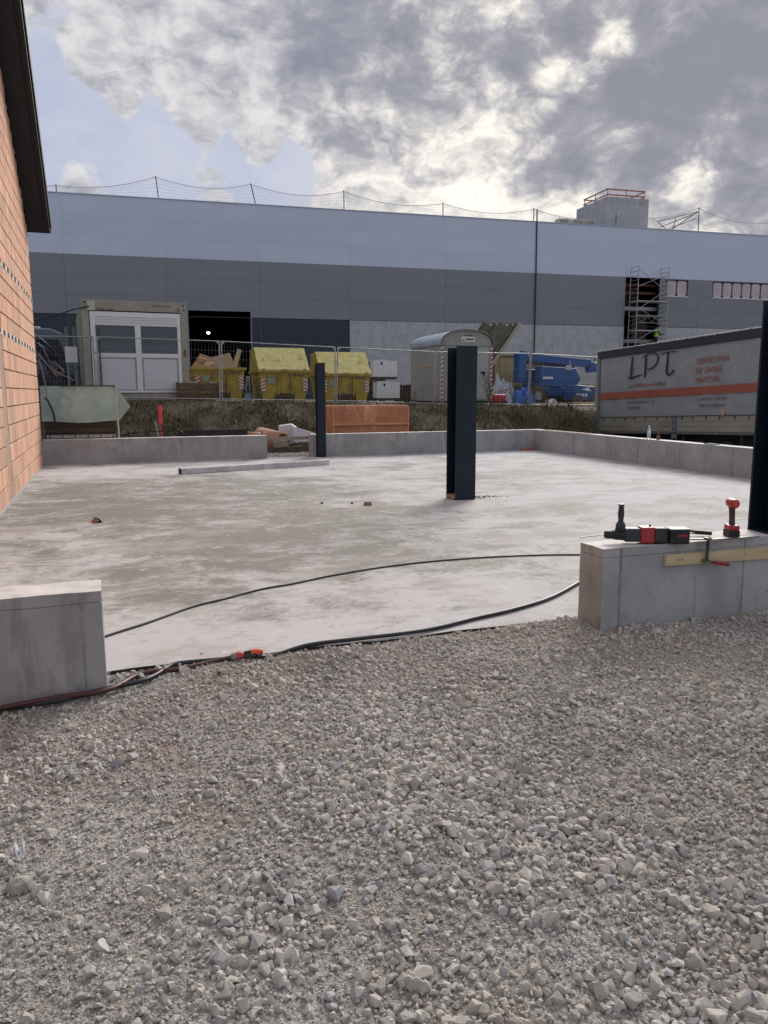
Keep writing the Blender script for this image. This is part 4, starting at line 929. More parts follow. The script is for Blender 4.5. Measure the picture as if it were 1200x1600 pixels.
def person(loc, rot, label):
    """one skinned body, bending slightly, hands on a rail"""
    t = thing('person', label, 'person', loc, rot)
    V = [(0, 0, .92), (0, .0, 1.08), (0, -.03, 1.25), (0, -.08, 1.42), (0, -.11, 1.50), (0, -.15, 1.58), (0, -.17, 1.68),
         (-.09, 0, .86), (-.10, -.03, .50), (-.10, .02, .10), (-.10, -.12, .04), (.09, 0, .86), (.12, .04, .50), (.12, .08, .10), (.12, -.06, .04),
         (-.17, -.07, 1.40), (-.24, -.14, 1.16), (-.20, -.36, 1.10), (.17, -.07, 1.40), (.24, -.12, 1.15), (.22, -.34, 1.06),
         (-.20, -.43, 1.10), (.22, -.42, 1.06)]
    E_ = [(0, 1), (1, 2), (2, 3), (3, 4), (4, 5), (5, 6), (0, 7), (7, 8), (8, 9), (9, 10), (0, 11), (11, 12), (12, 13), (13, 14), (3, 15), (15, 16), (16, 17), (3, 18), (18, 19), (19, 20), (17, 21), (20, 22)]
    Rr = [.13, .135, .15, .14, .055, .085, .10, .095, .065, .045, .045, .095, .065, .045, .045, .065, .045, .035, .065, .045, .035, .035, .035]
    me = bpy.data.meshes.new('body'); me.from_pydata(V, E_, []); o = bpy.data.objects.new('body', me); S.collection.objects.link(o); o.parent = t
    sk = o.modifiers.new('skin', 'SKIN'); su = o.modifiers.new('sub', 'SUBSURF'); su.levels = su.render_levels = 1
    for i, r_ in enumerate(Rr): me.skin_vertices[0].data[i].radius = (r_, r_*.8)
    me.skin_vertices[0].data[0].use_root = True
    me.materials.append(mat('dark_workwear', (.03, .035, .05), .85))
    hv = mat('hi_vis', (.45, .75, .08), .7)
    q = MB(); prof = [(.20, .95), (.205, 1.10), (.215, 1.28), (.20, 1.42), (.11, 1.50)]; cy = [0, -.01, -.04, -.08, -.10]
    for k, (r_, z_) in enumerate(prof): 
        for a in range(14): q.v.append((r_*math.cos(a*math.tau/14), r_*.78*math.sin(a*math.tau/14)+cy[k], z_))
    for k in range(4):
        for a in range(14): q.f.append((k*14+a, k*14+(a+1) % 14, (k+1)*14+(a+1) % 14, (k+1)*14+a)); q.m.append(0); q.sm.append(True)
    q.build('vest', hv, t)
    MB().lathe([(.10, 0), (.112, .02), (.10, .07), (.055, .11), (.01, .12)], 14, 0, Matrix.Translation((0, -.16, 1.66))).build('hair', mat('dark_hair', (.02, .016, .014), .9), t)
    MB().lathe([(.03, 0), (.085, .03), (.09, .09), (.06, .14)], 12, 0, Matrix.Translation((0, -.18, 1.54))).build('face', mat('skin', (.45, .28, .2), .6), t)
    for s_ in (-1, 1):
        base = Vector((.22*s_-.01, -.43, 1.08))
        q = MB()
        for k in range(4): q.tube([base+Vector((.022*(k-1.5), 0, 0)), base+Vector((.022*(k-1.5), -.05, -.005)), base+Vector((.022*(k-1.5), -.075+.004*abs(k-1.5), -.04))], [.011, .009, .007], 5)
        q.tube([base+Vector((-.045*s_, .02, 0)), base+Vector((-.07*s_, -.015, -.02))], [.012, .008], 5)
        q.build('hand', mat('glove', (.10, .09, .08), .8), t)
    return t
pl = hp(39.75, -.62, 4.32)
person((pl.x, pl.y, pl.z-.02), (0, 0, R(70)), 'worker in a bright yellow hi-vis vest standing on the scaffold')

# ------------------------------------------------------------------ yard: office container
oc = thing('office_container', 'beige site office container with large white framed glass front', 'site container', (-.52, 25.25, ground_z(1, 25.4)), (0, 0, R(3)))
CW, CHt = 3.06, 2.97
cz = 0
beige = mat('container_beige', (.36, .34, .29), .55, var=.2, vscale=3, dirt=(.22, .20, .16), dlo=.55, dhi=.75)
for x_ in (0, CW-.20): MB().box(x_, x_+.20, 0, .2, 0, CHt).build('corner_post', beige, oc, bevel=.01)
MB().box(.20, CW-.20, .004, .2, CHt-.30, CHt-.004).build('top_beam', beige, oc, bevel=.006); MB().box(.20, CW-.20, .004, .2, 0, .20).build('bottom_beam', beige, oc, bevel=.006)
for x_ in (0, CW-.04):
    q = MB(); k = .2
    while k < 5.8: q.prism([(k, 0), (k+.12, 0), (k+.17, -.0), (k+.17, 0)], 'z', 0, .01); k += .3
    MB().box(x_, x_+.04, .2, 6.0, .02, CHt-.02).build('side_wall', beige, oc)
    for j in range(22): MB().box(x_-.02 if x_ == 0 else x_+.04, x_ if x_ == 0 else x_+.06, .3+j*.26, .42+j*.26, .1, CHt-.1).build('side_rib', beige, oc)
MB().box(0, CW, .2, 6.0, CHt-.05, CHt-.006).build('roof', beige, oc); MB().box(0, CW, 5.96, 6.0, 0, CHt-.05).build('rear_wall', beige, oc)
MB().box(.04, CW-.04, .2, 5.96, 0, .1).build('floor', shade, oc)
blkm = mat('black_hole', (.01, .01, .01), .9)
for (x_, z_) in ((.07, CHt-.11), (CW-.12, CHt-.12), (CW-.28, CHt-.26), (CW-.10, CHt-.26)): MB().box(x_, x_+.045, -.004, .01, z_, z_+.06).build('casting_hole', blkm, oc)
MB().box(.16, .38, -.05, .01, CHt-.32, CHt-.06).build('junction_box', mat('box_cream', (.50, .52, .42), .5), oc, bevel=.01)
wf_ = mat('upvc_white', (.74, .75, .78), .35); glass = mat('office_glass', (.05, .075, .095), .12, spec=.6)
fr = MB(); x0, x1, z0, z1 = .22, CW-.21, .22, CHt-.34
fr.box(x0, x0+.14, -.02, .12, z0, z1); fr.box(x1-.10, x1, -.02, .12, z0, z1); fr.box(x0+.14, x1-.10, -.02, .12, z1-.15, z1); fr.box(x0+.14, x1-.10, -.02, .12, z0, z0+.06)
fo = fr.build('window_frame', wf_, oc, bevel=.006)
a, b_ = x0+.14, x1-.10; mid_ = (a+b_)/2+.02
MB().box(a, b_, -.012, .10, z1-.40, z1-.155).build('shutter_box', mat('shutter_box_white', (.66, .67, .71), .4), fo, bevel=.004)
for zz in (z1-.23, z1-.31): MB().box(a+.01, b_-.01, -.016, -.010, zz, zz+.006).build('groove', mat('groove_grey', (.35, .36, .40), .6), fo)
zt, zm = z1-.40, z0+1.13
q = MB().box(mid_-.085, mid_+.085, -.016, .1, z0+.06, zt).box(a, mid_-.085, -.014, .1, zm-.07, zm+.06).box(mid_+.085, b_, -.014, .1, zm-.07, zm+.06); q.build('mullion', wf_, fo, bevel=.005)
MB().box(a, mid_-.085, .03, .05, zm+.06, zt).build('pane', glass, fo); MB().box(mid_+.085, b_, .03, .05, zm+.06, zt).build('pane', glass, fo)
pw = mat('panel_white', (.62, .64, .70), .45)
for (p0, p1) in ((a+.04, mid_-.13), (mid_+.13, b_-.05)): MB().box(p0, p1, .005, .06, z0+.1, zm-.11).build('lower_panel', pw, fo, bevel=.012)
for (p0, p1) in ((a+.01, mid_-.095), (mid_+.095, b_-.01)): MB().box(p0, p1, .02, .09, z0+.06, zm-.07).build('casement_frame', mat('casement_grey', (.40, .42, .47), .5), fo)
text('7788 HEX', .115, mat('stencil_dark', (.05, .05, .055), .6), oc, (.42, -.001, CHt-.385+.06), (R(90), 0, 0))
text('mobile container', .085, mat('stencil_dark', (.05, .05, .055), .6), oc, (2.03, .002, CHt-.15), (R(90), 0, 0))
MB().tube([(CW-.1, -.03, 1.55), (CW-.1, -.04, 1.35)], .03, 8).build('lamp', mat('red_lamp', (.20, .07, .06), .5), oc)
MB().tube([(.45, -.05, 0), (.45, -.05, 2.15)], .022, 8).build('vertical_bar', mat('bar_dark', (.06, .06, .07), .5), oc); MB().tube([(.36, -.06, 0), (.36, -.06, 1.2)], .035, 8).build('vertical_pipe', mat('pvc_white', (.6, .6, .62), .5), oc)
# cable from the container to the left
tag(MB().tube(smooth_path([(-6, 25.6, 3.2), (-3.5, 25.4, 3.25), (-1.8, 25.3, 3.52), (-.75, 25.22, 3.85), (-.30, 25.2, 3.97)], 6), .018, 6).build('overhead_cable', blk), 'black cable running left from the office container junction box', 'cable')

# ------------------------------------------------------------------ skips
yel = mat('skip_yellow', (.42, .315, .04), .55, var=.35, vscale=3, dirt=(.16, .11, .04), dscale=1.6, dlo=.52, dhi=.66, bump=.2, bscale=15)
yel2 = mat('skip_lid_yellow', (.68, .60, .23), .6, var=.25, vscale=4, dirt=(.33, .27, .12), dscale=2.5, dlo=.55, dhi=.7, bump=.2, bscale=20)
cr_, cw_ = mat('chevron_red', (.30, .025, .035), .5), mat('chevron_white', (.62, .60, .58), .5)
def chevron(parent, x, z, y, w, h, sgn):
    p = MB().box(x, x+w, y-.012, y-.004, z, z+h).build('warning_plate', cw_, parent)
    k = -1
    for j in range(4):
        z0 = z+h*j/4+.01; q = MB()
        q.prism([(x, z0), (x+w, z0+sgn*.0+w*.6*1), (x+w, z0+w*.6+h/9), (x, z0+h/9)] if sgn > 0 else [(x, z0+w*.6), (x+w, z0), (x+w, z0+h/9), (x, z0+w*.6+h/9)], 'y', y-.016, y-.0125)
        q.v = [(v[0], v[1], min(v[2], z+h)) for v in q.v]
        q.build('stripe', cr_, p)
def skip(label, loc, rot, Lx, Dy, hb, lid=True):
    t = thing('waste_skip', label, 'skip', loc, rot, 'yellow waste skips')
    tp = .13
    # body: trapezoid walls, open top
    V = lambda x, y, z: (x, y, z)
    o4 = [(tp, .10, .05), (Lx-tp, .10, .05), (Lx-tp, Dy-.10, .05), (tp, Dy-.10, .05)]; u4 = [(0, 0, hb), (Lx, 0, hb), (Lx, Dy, hb), (0, Dy, hb)]
    i4 = [(x+(.03 if x < Lx/2 else -.03), y+(.03 if y < Dy/2 else -.03), z) for x, y, z in u4]; ib = [(x+(.03 if x < Lx/2 else -.03), y+(.03 if y < Dy/2 else -.03), .1) for x, y, z in o4]
    mb = MB(); mb.add(o4+u4+i4+ib, [(3, 2, 1, 0)]+[(i, (i+1) % 4, 4+(i+1) % 4, 4+i) for i in range(4)]+[(4+i, 4+(i+1) % 4, 8+(i+1) % 4, 8+i) for i in range(4)]+[(8+i, 8+(i+1) % 4, 12+(i+1) % 4, 12+i) for i in range(4)]+[(12, 13, 14, 15)])
    mb.build('body', yel, t, bevel=.01)
    MB().box(-.03, Lx+.03, -.045, -.002, hb-.07, hb+.01).build('rim', yel, t, bevel=.008); MB().box(-.045, -.002, -.04, Dy, hb-.07, hb+.01).build('rim', yel, t, bevel=.008); MB().box(Lx+.002, Lx+.045, -.04, Dy, hb-.07, hb+.01).build('rim', yel, t, bevel=.008)
    for x_ in (Lx*.36, Lx*.64): MB().prism([(.075, .1), (.005, hb-.08), (-.03, hb-.08), (.02, .1)], 'x', x_, x_+.05).build('rib', yel, t)
    MB().box(Lx*.33, Lx*.70, .01, .05, .10, .34).build('forklift_pocket', mat('skip_rust', (.09, .055, .03), .8, var=.5, vscale=9), t, bevel=.01)
    chevron(t, .06, hb*.38, .035, .15, .46, 1); chevron(t, Lx-.20, hb*.38, .035, .15, .46, -1)
    MB().box(.30, .52, .005, .018, hb*.60, hb*.78).build('sign', mat('skip_sign', (.22, .30, .24), .6), t)
    MB().box(Lx*.62, Lx*.90, -.006, .0, hb*.84, hb*.885).build('lettering_strip', mat('letter_dark', (.10, .09, .05), .6), t)
    MB().box(Lx*.62-.05, Lx*.62-.01, -.006, .0, hb*.83, hb*.90).build('lettering_mark', mat('letter_dark', (.10, .09, .05), .6), t)
    for x_ in (-.06, Lx+.01): MB().lathe([(.035, 0), (.035, .05)], 10, 0, Matrix.Translation((x_, Dy*.35, hb*.7)) @ Matrix.Rotation(R(90), 4, 'Y')).build('lug', yel, t)
    if lid:
        rz = .76; ry = Dy*.42
        g = MB()
        for x_ in (.0, Lx-.03): g.prism([(0, hb+.012), (Dy, hb+.012), (Dy-.25, hb+rz*.9), (ry, hb+rz)], 'x', x_, x_+.03)
        g.build('gable', yel, t)
        MB().prism([(-.03, hb+.02), (.0, hb-.0+.02), (ry, hb+rz+.0), (ry, hb+rz+.04), (ry-.03, hb+rz+.04)], 'x', -.02, Lx+.02).build('front_lid', yel2, t, bevel=.006)
        MB().prism([(ry, hb+rz), (Dy-.2, hb+rz*.9), (Dy-.2, hb+rz*.9+.03), (ry, hb+rz+.03)], 'x', -.02, Lx+.02).build('rear_lid', yel2, t)
        MB().box(Lx*.44, Lx*.56, -.07, -.03, hb+.02, hb+.06).build('lid_handle', mat('skip_handle', (.55, .5, .42), .5), t)
        for x_ in (.12, Lx-.2): MB().box(x_, x_+.09, -.05, -.01, hb+.01, hb+.07).build('hinge', yel, t)
    return t
s1 = skip('open yellow skip heaped with cardboard and wood', (2.78, 26.6, ground_z(3.6, 27)), (0, 0, R(-1)), 1.72, 1.9, 1.12, lid=False)
s2 = skip('closed yellow lidded skip standing left of the slim column', (4.93, 26.35, ground_z(5.7, 27)), (0, 0, R(-1)), 1.72, 2.0, 1.10)
s3 = skip('closed yellow lidded skip standing behind the slim column', (7.15, 26.6, ground_z(8, 27)), (0, 0, R(-3)), 1.80, 2.0, 1.02)
MB().box(1.05, 1.24, .39, .42, 1.3, 1.38).build('sticker', mat('sticker_yellow', (.75, .55, .08), .5), s3)
q = bpy.data.objects.get('front_lid')
card = mat('cardboard', (.33, .225, .14), .85, var=.2, vscale=3)
def board(name, label, cat, c_, rx, ry, rz_, w, h, th, m_, bev=.004):
    o = MB().box(-w/2, w/2, -th/2, th/2, -h/2, h/2).build(name, m_, bevel=bev); o.location = c_; o.rotation_euler = (R(rx), R(ry), R(rz_)); return tag(o, label, cat)
zb = ground_z(3.6, 27)
board('cardboard_sheet', 'big brown cardboard sheet leaning out of the open skip', 'cardboard', (3.72, 27.2, zb+1.22), -50, -14, 0, 1.05, 1.0, .02, card)
board('board_offcut', 'pale broken board sticking up at right in the open skip', 'board', (4.28, 27.0, zb+1.35), 8, 16, 20, .16, .85, .03, pine)
board('board_offcut', 'dark board leaning in the far right of the open skip', 'board', (4.42, 27.3, zb+1.15), 0, -20, 10, .14, .6, .03, mat('dark_board', (.14, .09, .06), .8))
for i, (x, y, z_, r_) in enumerate(((3.15, 27.3, 1.32, 20), (3.35, 27.1, 1.22, 60), (3.0, 27.0, 1.12, -20), (3.3, 27.6, 1.42, 5))):
    board('packing_scrap', ['orange cardboard scrap on top of the skip heap', 'crushed carton left of the big cardboard sheet', 'small carton at the left corner of the open skip', 'carton at the back of the skip heap'][i], 'cardboard', (x, y, zb+z_), r_, 20-r_/2, r_*2, .42, .3, .10, mat('carton', (.46, .30, .17), .85, var=.3), .01)
tag(MB().box(2.9, 4.4, 26.8, 28.2, zb+.2, zb+1.05).build('rubbish_heap', mat('rubbish', (.12, .10, .09), .9, var=.5, vscale=6)), 'mixed rubbish filling the open yellow skip', 'rubbish', kind='stuff')
# things behind between skips
t = thing('blue_barrier', 'blue and white plastic object between the open and the first closed skip', 'barrier', (4.66, 27.1, ground_z(4.7, 27)))
MB().prism([(-.14, 0), (.14, 0), (.09, .85), (-.02, .85)], 'y', 0, .3).build('body', mat('pale_blue', (.35, .45, .60), .5), t, bevel=.02)
MB().box(-.15, .15, -.02, .3, .28, .38).build('band', mat('navy_band', (.04, .06, .12), .5), t); MB().prism([(-.03, .4), (.05, .4), (.03, .75)], 'y', -.01, .0).build('slot', blkm, t)
# timber crate
cr8 = thing('timber_crate', 'low brown slatted timber crate in front of the container corner', 'crate', (2.10, 25.05, ground_z(2.7, 25)), (0, 0, R(-1)))
wood = mat('brown_timber', (.135, .085, .055), .85, var=.35, vscale=4, bump=.3, bscale=20, objrand=.18)
for k in range(4):
    for y_ in (0, .62): MB().box(0, 1.32, y_, y_+.03, .03+k*.145, .03+k*.145+.125).build('slat', wood, cr8, bevel=.005)
for x_ in (.03, 1.21): MB().box(x_, x_+.08, .032, .618, 0, .6).build('end_board', wood, cr8)
for x_ in (.0, .64, 1.25): MB().box(x_, x_+.07, -.02, -.001, .0, .62).build('batten', wood, cr8)
for i, (x, w, l) in enumerate(((2.5, .18, 'pale scrap lying on top of the timber crate at left'), (3.15, .22, 'pale scrap lying on top of the timber crate at right'))):
    tag(MB().box(x, x+w, 25.2, 25.35, ground_z(2.7, 25)+.6, ground_z(2.7, 25)+.63).build('paper_scrap', mat('paper', (.5, .45, .4), .8), bevel=.005), l, 'scrap')
# cones of soil at the fence foot
# wrapped white pallets
wrap = mat('white_wrap', (.76, .79, .86), .35, var=.15, vscale=3, bump=.6, bscale=9)
for i, (x, z_, l) in enumerate(((10.72, .12, 'lower white wrapped pallet load behind the fence'), (10.60, 1.0, 'upper white wrapped pallet load stacked on the lower one'))):
    zg = ground_z(11, 31); t = thing('wrapped_pallet', l, 'pallet', (x, 31.0, zg+z_), (0, 0, R(-8)), 'white wrapped pallets')
    def fn(u, v, x=0):
        return None
    q = MB(); nx_, nz_ = 10, 8
    for side in range(4):
        def f4(u, v):
            k = .012*mnoise.noise(Vector((u*5+side*7, v*6, i*3)))+(.03 if i == 0 else .0)*u*v
            p = [(u*1.0, 0-k), (1.0+k, u*.8), (1-u, .8+k), (-k, .8-u*.8)][side]
            return Vector((p[0], p[1], .10+v*(.68+.02*math.sin(u*5))))
        q.grid(f4, nx_, nz_)
    q.add([(0, 0, .78), (1, 0, .78), (1, .8, .78), (0, .8, .78)], [(0, 1, 2, 3)])
    q.build('wrapped_load', wrap, t)
    for k in range(3): MB().box(.0, 1.0, k*.35, k*.35+.1, 0, .1).build('pallet_runner', mat('pallet_dark', (.07, .055, .045), .9), t)
    MB().box(.30, .37, -.03, -.02, .60, .70).build('label', blkm, t)
# dark racks of stakes behind the pallets
rkm = mat('rack_brown', (.085, .06, .045), .85, var=.4, vscale=9, objrand=.3)
for (x, y, w, h, l) in ((10.1, 32.3, 1.5, 1.75, 'taller stack of brown mesh bundles behind the white pallets'), (12.0, 31.9, 1.15, .82, 'lower stack of brown mesh bundles right of the white pallets')):
    t = thing('bundle_stack', l, 'mesh bundles', (x, y, ground_z(x, y))); n = int(w/.11)
    MB().box(.02, w-.02, .05, .5, .02, h-.04).build('core', mat('rack_core', (.03, .022, .018), .9), t)
    for k in range(n): MB().box(k*.11, k*.11+.07, 0, .05, 0, h-random.uniform(0, .05)).build('bar', rkm, t)
    for z_ in np.arange(.1, h, .16): MB().box(0, w, -.02, -.001, z_, z_+.025).build('cross_bar', rkm, t)

# ------------------------------------------------------------------ caravan (site wagon)
cv = thing('site_caravan', 'grey round-roofed site caravan with red and white striped edges', 'caravan', (11.55, 26.2, ground_z(12.3, 27.5)), (0, 0, R(-1.5)))
vg = mat('caravan_grey', (.30, .315, .30), .5, var=.15, vscale=2, dirt=(.22, .22, .19), dscale=1.2, dlo=.56, dhi=.74); vz = mat('caravan_roof', (.42, .48, .56), .35, .5, var=.2, vscale=2)
Wc, Lc, zf, ze, zt_ = 2.0, 3.2, .16, 2.18, 2.70
arc = [(Wc/2-math.cos(math.pi*k/16)*(Wc/2), ze+math.sin(math.pi*k/16)**.75*(zt_-ze)) for k in range(17)]
for y_ in (0, Lc-.05):
    MB().prism([(Wc, zf), (Wc, ze)]+arc[::-1][1:-1]+[(0, ze), (0, zf)], 'y', y_, y_+.05).build('end_wall', vg, cv, bevel=.006)
for x_ in (0, Wc-.04): MB().box(x_, x_+.04, .05, Lc-.05, zf, ze).build('side_wall', vg, cv)
oarc = [(Wc/2+(x-Wc/2)*1.03, z_+.03) for x, z_ in arc]
q = MB()
V_ = [(x, y, z_) for y in (-.06, Lc+.06) for x, z_ in oarc]; n = len(oarc)
q.add(V_, [(i, i+1, n+i+1, n+i) for i in range(n-1)], 0, True); q.add([(x, y, z_-.028) for x, y, z_ in V_], [(n+i, n+i+1, i+1, i) for i in range(n-1)], 0, True)
q.add([(x, -.06, z_+d_) for x, z_ in oarc for d_ in (0, -.028)], [(2*i, 2*i+1, 2*i+3, 2*i+2) for i in range(n-1)])
q.build('roof', vz, cv)
q = MB().tube([(x, -.065, z_) for x, z_ in oarc], .018, 6).build('roof_edge', mat('edge_dark', (.10, .105, .11), .5), cv)
for k in range(1, 14): MB().box(k*Wc/14-.005, k*Wc/14+.005, -.006, -.001, zf+.02, ze+.0).build('board_joint', mat('joint_line', (.20, .21, .20), .7), cv)
MB().box(.02, Wc-.02, -.008, -.001, ze-.03, ze-.005).build('cross_joint', mat('joint_line', (.20, .21, .20), .7), cv)
dd = MB().box(1.12, 1.86, -.03, -.002, zf+.05, ze-.10).build('door', mat('caravan_door', (.36, .375, .36), .5, var=.1), cv, bevel=.006)
MB().box(1.55, 1.72, -.06, -.03, 1.17, 1.23).build('handle', blkm, dd); MB().box(1.66, 1.71, -.06, -.03, 1.05, 1.2).build('handle', blkm, dd)
MB().box(.78, 1.32, -.012, -.002, ze+.12, ze+.30).build('name_sign', cw_, cv)
MB().box(.83, .90, -.015, -.0125, ze+.15, ze+.20).build('sign_mark', blkm, cv); MB().box(.95, 1.27, -.015, -.0125, ze+.19, ze+.235).build('sign_mark', blkm, cv); MB().box(.88, 1.22, -.006, -.001, ze+.34, ze+.36).build('sign_mark', blkm, cv)
for x_ in (-.02, Wc-.05):
    p_ = MB().box(x_, x_+.08, -.030, -.002, zf, ze).build('edge_strip', cw_, cv); k = 0; z_ = zf
    while z_ < ze-.1: MB().prism([(x_, z_), (x_+.08, z_+.055), (x_+.08, z_+.13), (x_, z_+.075)], 'y', -.034, -.0305).build('stripe', cr_, p_); z_ += .16
MB().box(-.035, -.002, 1.2, 1.75, 1.42, 1.50).build('orange_reflector', mat('reflector_orange', (.65, .28, .05), .4), cv)
MB().box(.1, Wc-.1, .1, Lc-.1, zf-.07, zf).build('chassis', mat('chassis_dark', (.03, .03, .032), .8), cv)
for (x_, y_) in ((.12, .9), (Wc-.32, .9)): 
    w_ = MB().lathe([(.12, -.08), (.21, -.08), (.23, -.04), (.23, .04), (.21, .08), (.12, .08)], 18, 0, Matrix.Translation((x_+.1, y_, .19)) @ Matrix.Rotation(R(90), 4, 'Y')).build('wheel', mat('tyre', (.025, .025, .025), .85), cv)
for (x_, y_) in ((.06, .1), (Wc-.06, .1), (.06, Lc-.1)): MB().tube([(x_, y_, zf), (x_, y_, -.02)], .025, 6).build('prop_leg', galv, cv)
for k in range(2): MB().box(1.15, 1.8, -.5+k*.22, -.28+k*.22, 0, .08+k*.0).build('step', wood, cv)

# leaning ramp of boards right of caravan
rp = thing('leaning_ramp', 'weathered grey green board ramp leaning up behind the caravan', 'ramp', (14.7, 31.0, ground_z(15, 31)))
rm = mat('ramp_board', (.12, .12, .09), .85, var=.35, vscale=3, objrand=.2); zg = rp.location.z
A, B_ = Vector((0, 0, 0)), Vector((2.65, 0, 4.42-zg)); dirr = (B_-A)
for k in range(7):
    off = Vector((-.02, .03*k+.05, -.02)) ; q = MB(); dx_ = Vector((-.25*k, 0, 0)); q.beam(A+off+dx_, B_+off+dx_-dirr*.012*(k % 3), .05, .186); q.build('board', rm, rp)
MB().beam(A+Vector((.05, -.12, 0)), B_+Vector((.05, -.12, 0)), .16, .10).build('edge_beam', mat('ramp_edge', (.36, .34, .27), .8, var=.2), rp, bevel=.01)
MB().beam((1.9, .9, 0), (1.95, .9, 2.1), .08, .08).build('prop', rm, rp)
# beige skip behind
t = thing('beige_box_skip', 'beige steel site box behind the boom lift, rusty along its rim', 'steel box', (17.25, 33.0, ground_z(18, 33)))
bg_ = mat('beige_steel', (.40, .33, .17), .65, var=.2, vscale=2, dirt=(.14, .09, .05), dscale=1.4, dlo=.5, dhi=.62)
MB().box(0, 2.6, 0, 1.6, .12, 2.25).build('body', bg_, t, bevel=.03); MB().box(-.04, 2.64, -.04, 1.64, 2.20, 2.32).build('rim', mat('rim_rust', (.20, .12, .06), .8), t, bevel=.01)
for x_ in (.3, 1.1, 1.9): MB().box(x_, x_+.09, -.05, -.001, .12, 2.2).build('rib', bg_, t)
for x_ in (.2, 2.2): MB().box(x_, x_+.2, .1, 1.5, 0, .12).build('foot', shade, t)

# ------------------------------------------------------------------ boom lift
bl = thing('boom_lift', 'blue articulated boom lift with folded arm and muddy wheels', 'boom lift', (17.1, 29.6, ground_z(18.5, 30)))
bu = mat('lift_blue', (.02, .095, .30), .42, var=.25, vscale=3, dirt=(.04, .06, .12), dlo=.55, dhi=.72); bd_ = mat('lift_dark', (.025, .03, .045), .6); mud = mat('muddy_tyre', (.10, .085, .065), .9, var=.4, vscale=8, bump=.5)
MB().prism([(.55, .40), (3.1, .40), (3.15, .78), (.5, .78)], 'y', .35, 1.75).build('chassis', bu, bl, bevel=.03)
for (x_, y_) in ((.55, .0), (1.35+1.2, .0), (.55, 1.75), (2.55, 1.75)):
    w_ = MB().lathe([(.18, -.15), (.38, -.16), (.43, -.10), (.43, .10), (.38, .16), (.18, .15)], 22, 0, Matrix.Translation((x_, y_+.17, .43)) @ Matrix.Rotation(R(90), 4, 'X')).build('wheel', mud, bl)
    MB().lathe([(.19, -.172), (.19, .172)], 16, 0, Matrix.Translation((x_, y_+.17, .43)) @ Matrix.Rotation(R(90), 4, 'X')).build('rim', mat('rim_grey', (.28, .27, .25), .6), w_)
    for k in range(14):
        a = k*math.tau/14; MB().box(-.02, .02, -.14, .14, .42, .455, 0, Matrix.Translation((x_, y_+.17, .43)) @ Matrix.Rotation(a, 4, 'Y')).build('tread_lug', mud, w_)
MB().prism([(.75, .80), (2.6, .80), (2.85, 1.15), (2.55, 1.62), (.85, 1.70)], 'y', .30, .85).build('engine_cover', bu, bl, bevel=.04)
MB().prism([(.7, .80), (2.5, .80), (2.7, 1.1), (2.5, 1.5), (.8, 1.6)], 'y', 1.25, 1.8).build('tank_cover', bu, bl, bevel=.04)
MB().box(.0, .38, .80, 1.3, 1.0, 2.30).build('riser', bu, bl, bevel=.03); MB().prism([(.0, 2.0), (.45, 2.32), (.0, 2.38)], 'y', .78, .79).build('riser_plate', bu, bl)
MB().beam((.1, 1.05, 2.15), (3.75, 1.05, 1.86), .30, .34).build('main_boom', bu, bl, bevel=.02)
MB().beam((.55, 1.05, 1.90), (2.9, 1.05, 1.68), .22, .16).build('lower_boom', bd_, bl, bevel=.02)
MB().beam((.1, .88, 2.30), (3.4, .88, 2.05), .02, .05).build('boom_stripe', mat('boom_pale', (.35, .42, .52), .5), bl)
MB().beam((2.9, 1.05, 1.88), (4.35, 1.05, 1.76), .22, .24).build('boom_extension', mat('lift_navy', (.03, .06, .16), .5), bl, bevel=.02)
MB().prism([(3.65, 1.45), (4.25, 1.50), (4.25, 1.95), (3.6, 1.80)], 'y', .9, 1.2).build('jib_knuckle', bu, bl, bevel=.03)
MB().tube([(3.9, .95, 2.0), (4.05, .9, 2.16), (4.25, .9, 2.14), (4.3, .9, 1.9)], .03, 8).build('hose_loop', blk, bl)
MB().box(2.2, 2.24, .25, .29, 1.5, 1.95).build('control_post', galv, bl); MB().box(2.02, 2.3, .22, .3, 1.55, 1.75).build('control_box', mat('control_grey', (.4, .4, .42), .5), bl)
MB().box(.9, 1.4, .285, .299, 1.15, 1.25).build('decal', mat('decal_white', (.6, .62, .68), .5), bl)
bu2 = thing('skid_unit', 'second blue machine with white decals parked at the right of the boom lift', 'machine', (18.75, 28.6, ground_z(19, 29)))
MB().prism([(0, .25), (1.25, .25), (1.35, .60), (1.05, .86), (.12, .92), (0, .6)], 'y', 0, .8).build('body', bu, bu2, bevel=.04)
MB().prism([(.35, .72), (.85, .66), (.7, .84)], 'y', -.012, -.001).build('decal', mat('decal_white', (.6, .62, .68), .5), bu2)
for k in range(4): MB().box(.14+k*.14, .23+k*.14, -.012, -.001, .44, .56).build('decal', mat('decal_white', (.6, .62, .68), .5), bu2)
for x_ in (.2, 1.05): MB().lathe([(.08, -.1), (.24, -.1), (.26, 0), (.24, .1), (.08, .1)], 16, 0, Matrix.Translation((x_, .0, .25)) @ Matrix.Rotation(R(90), 4, 'X')).build('wheel', mud, bu2)

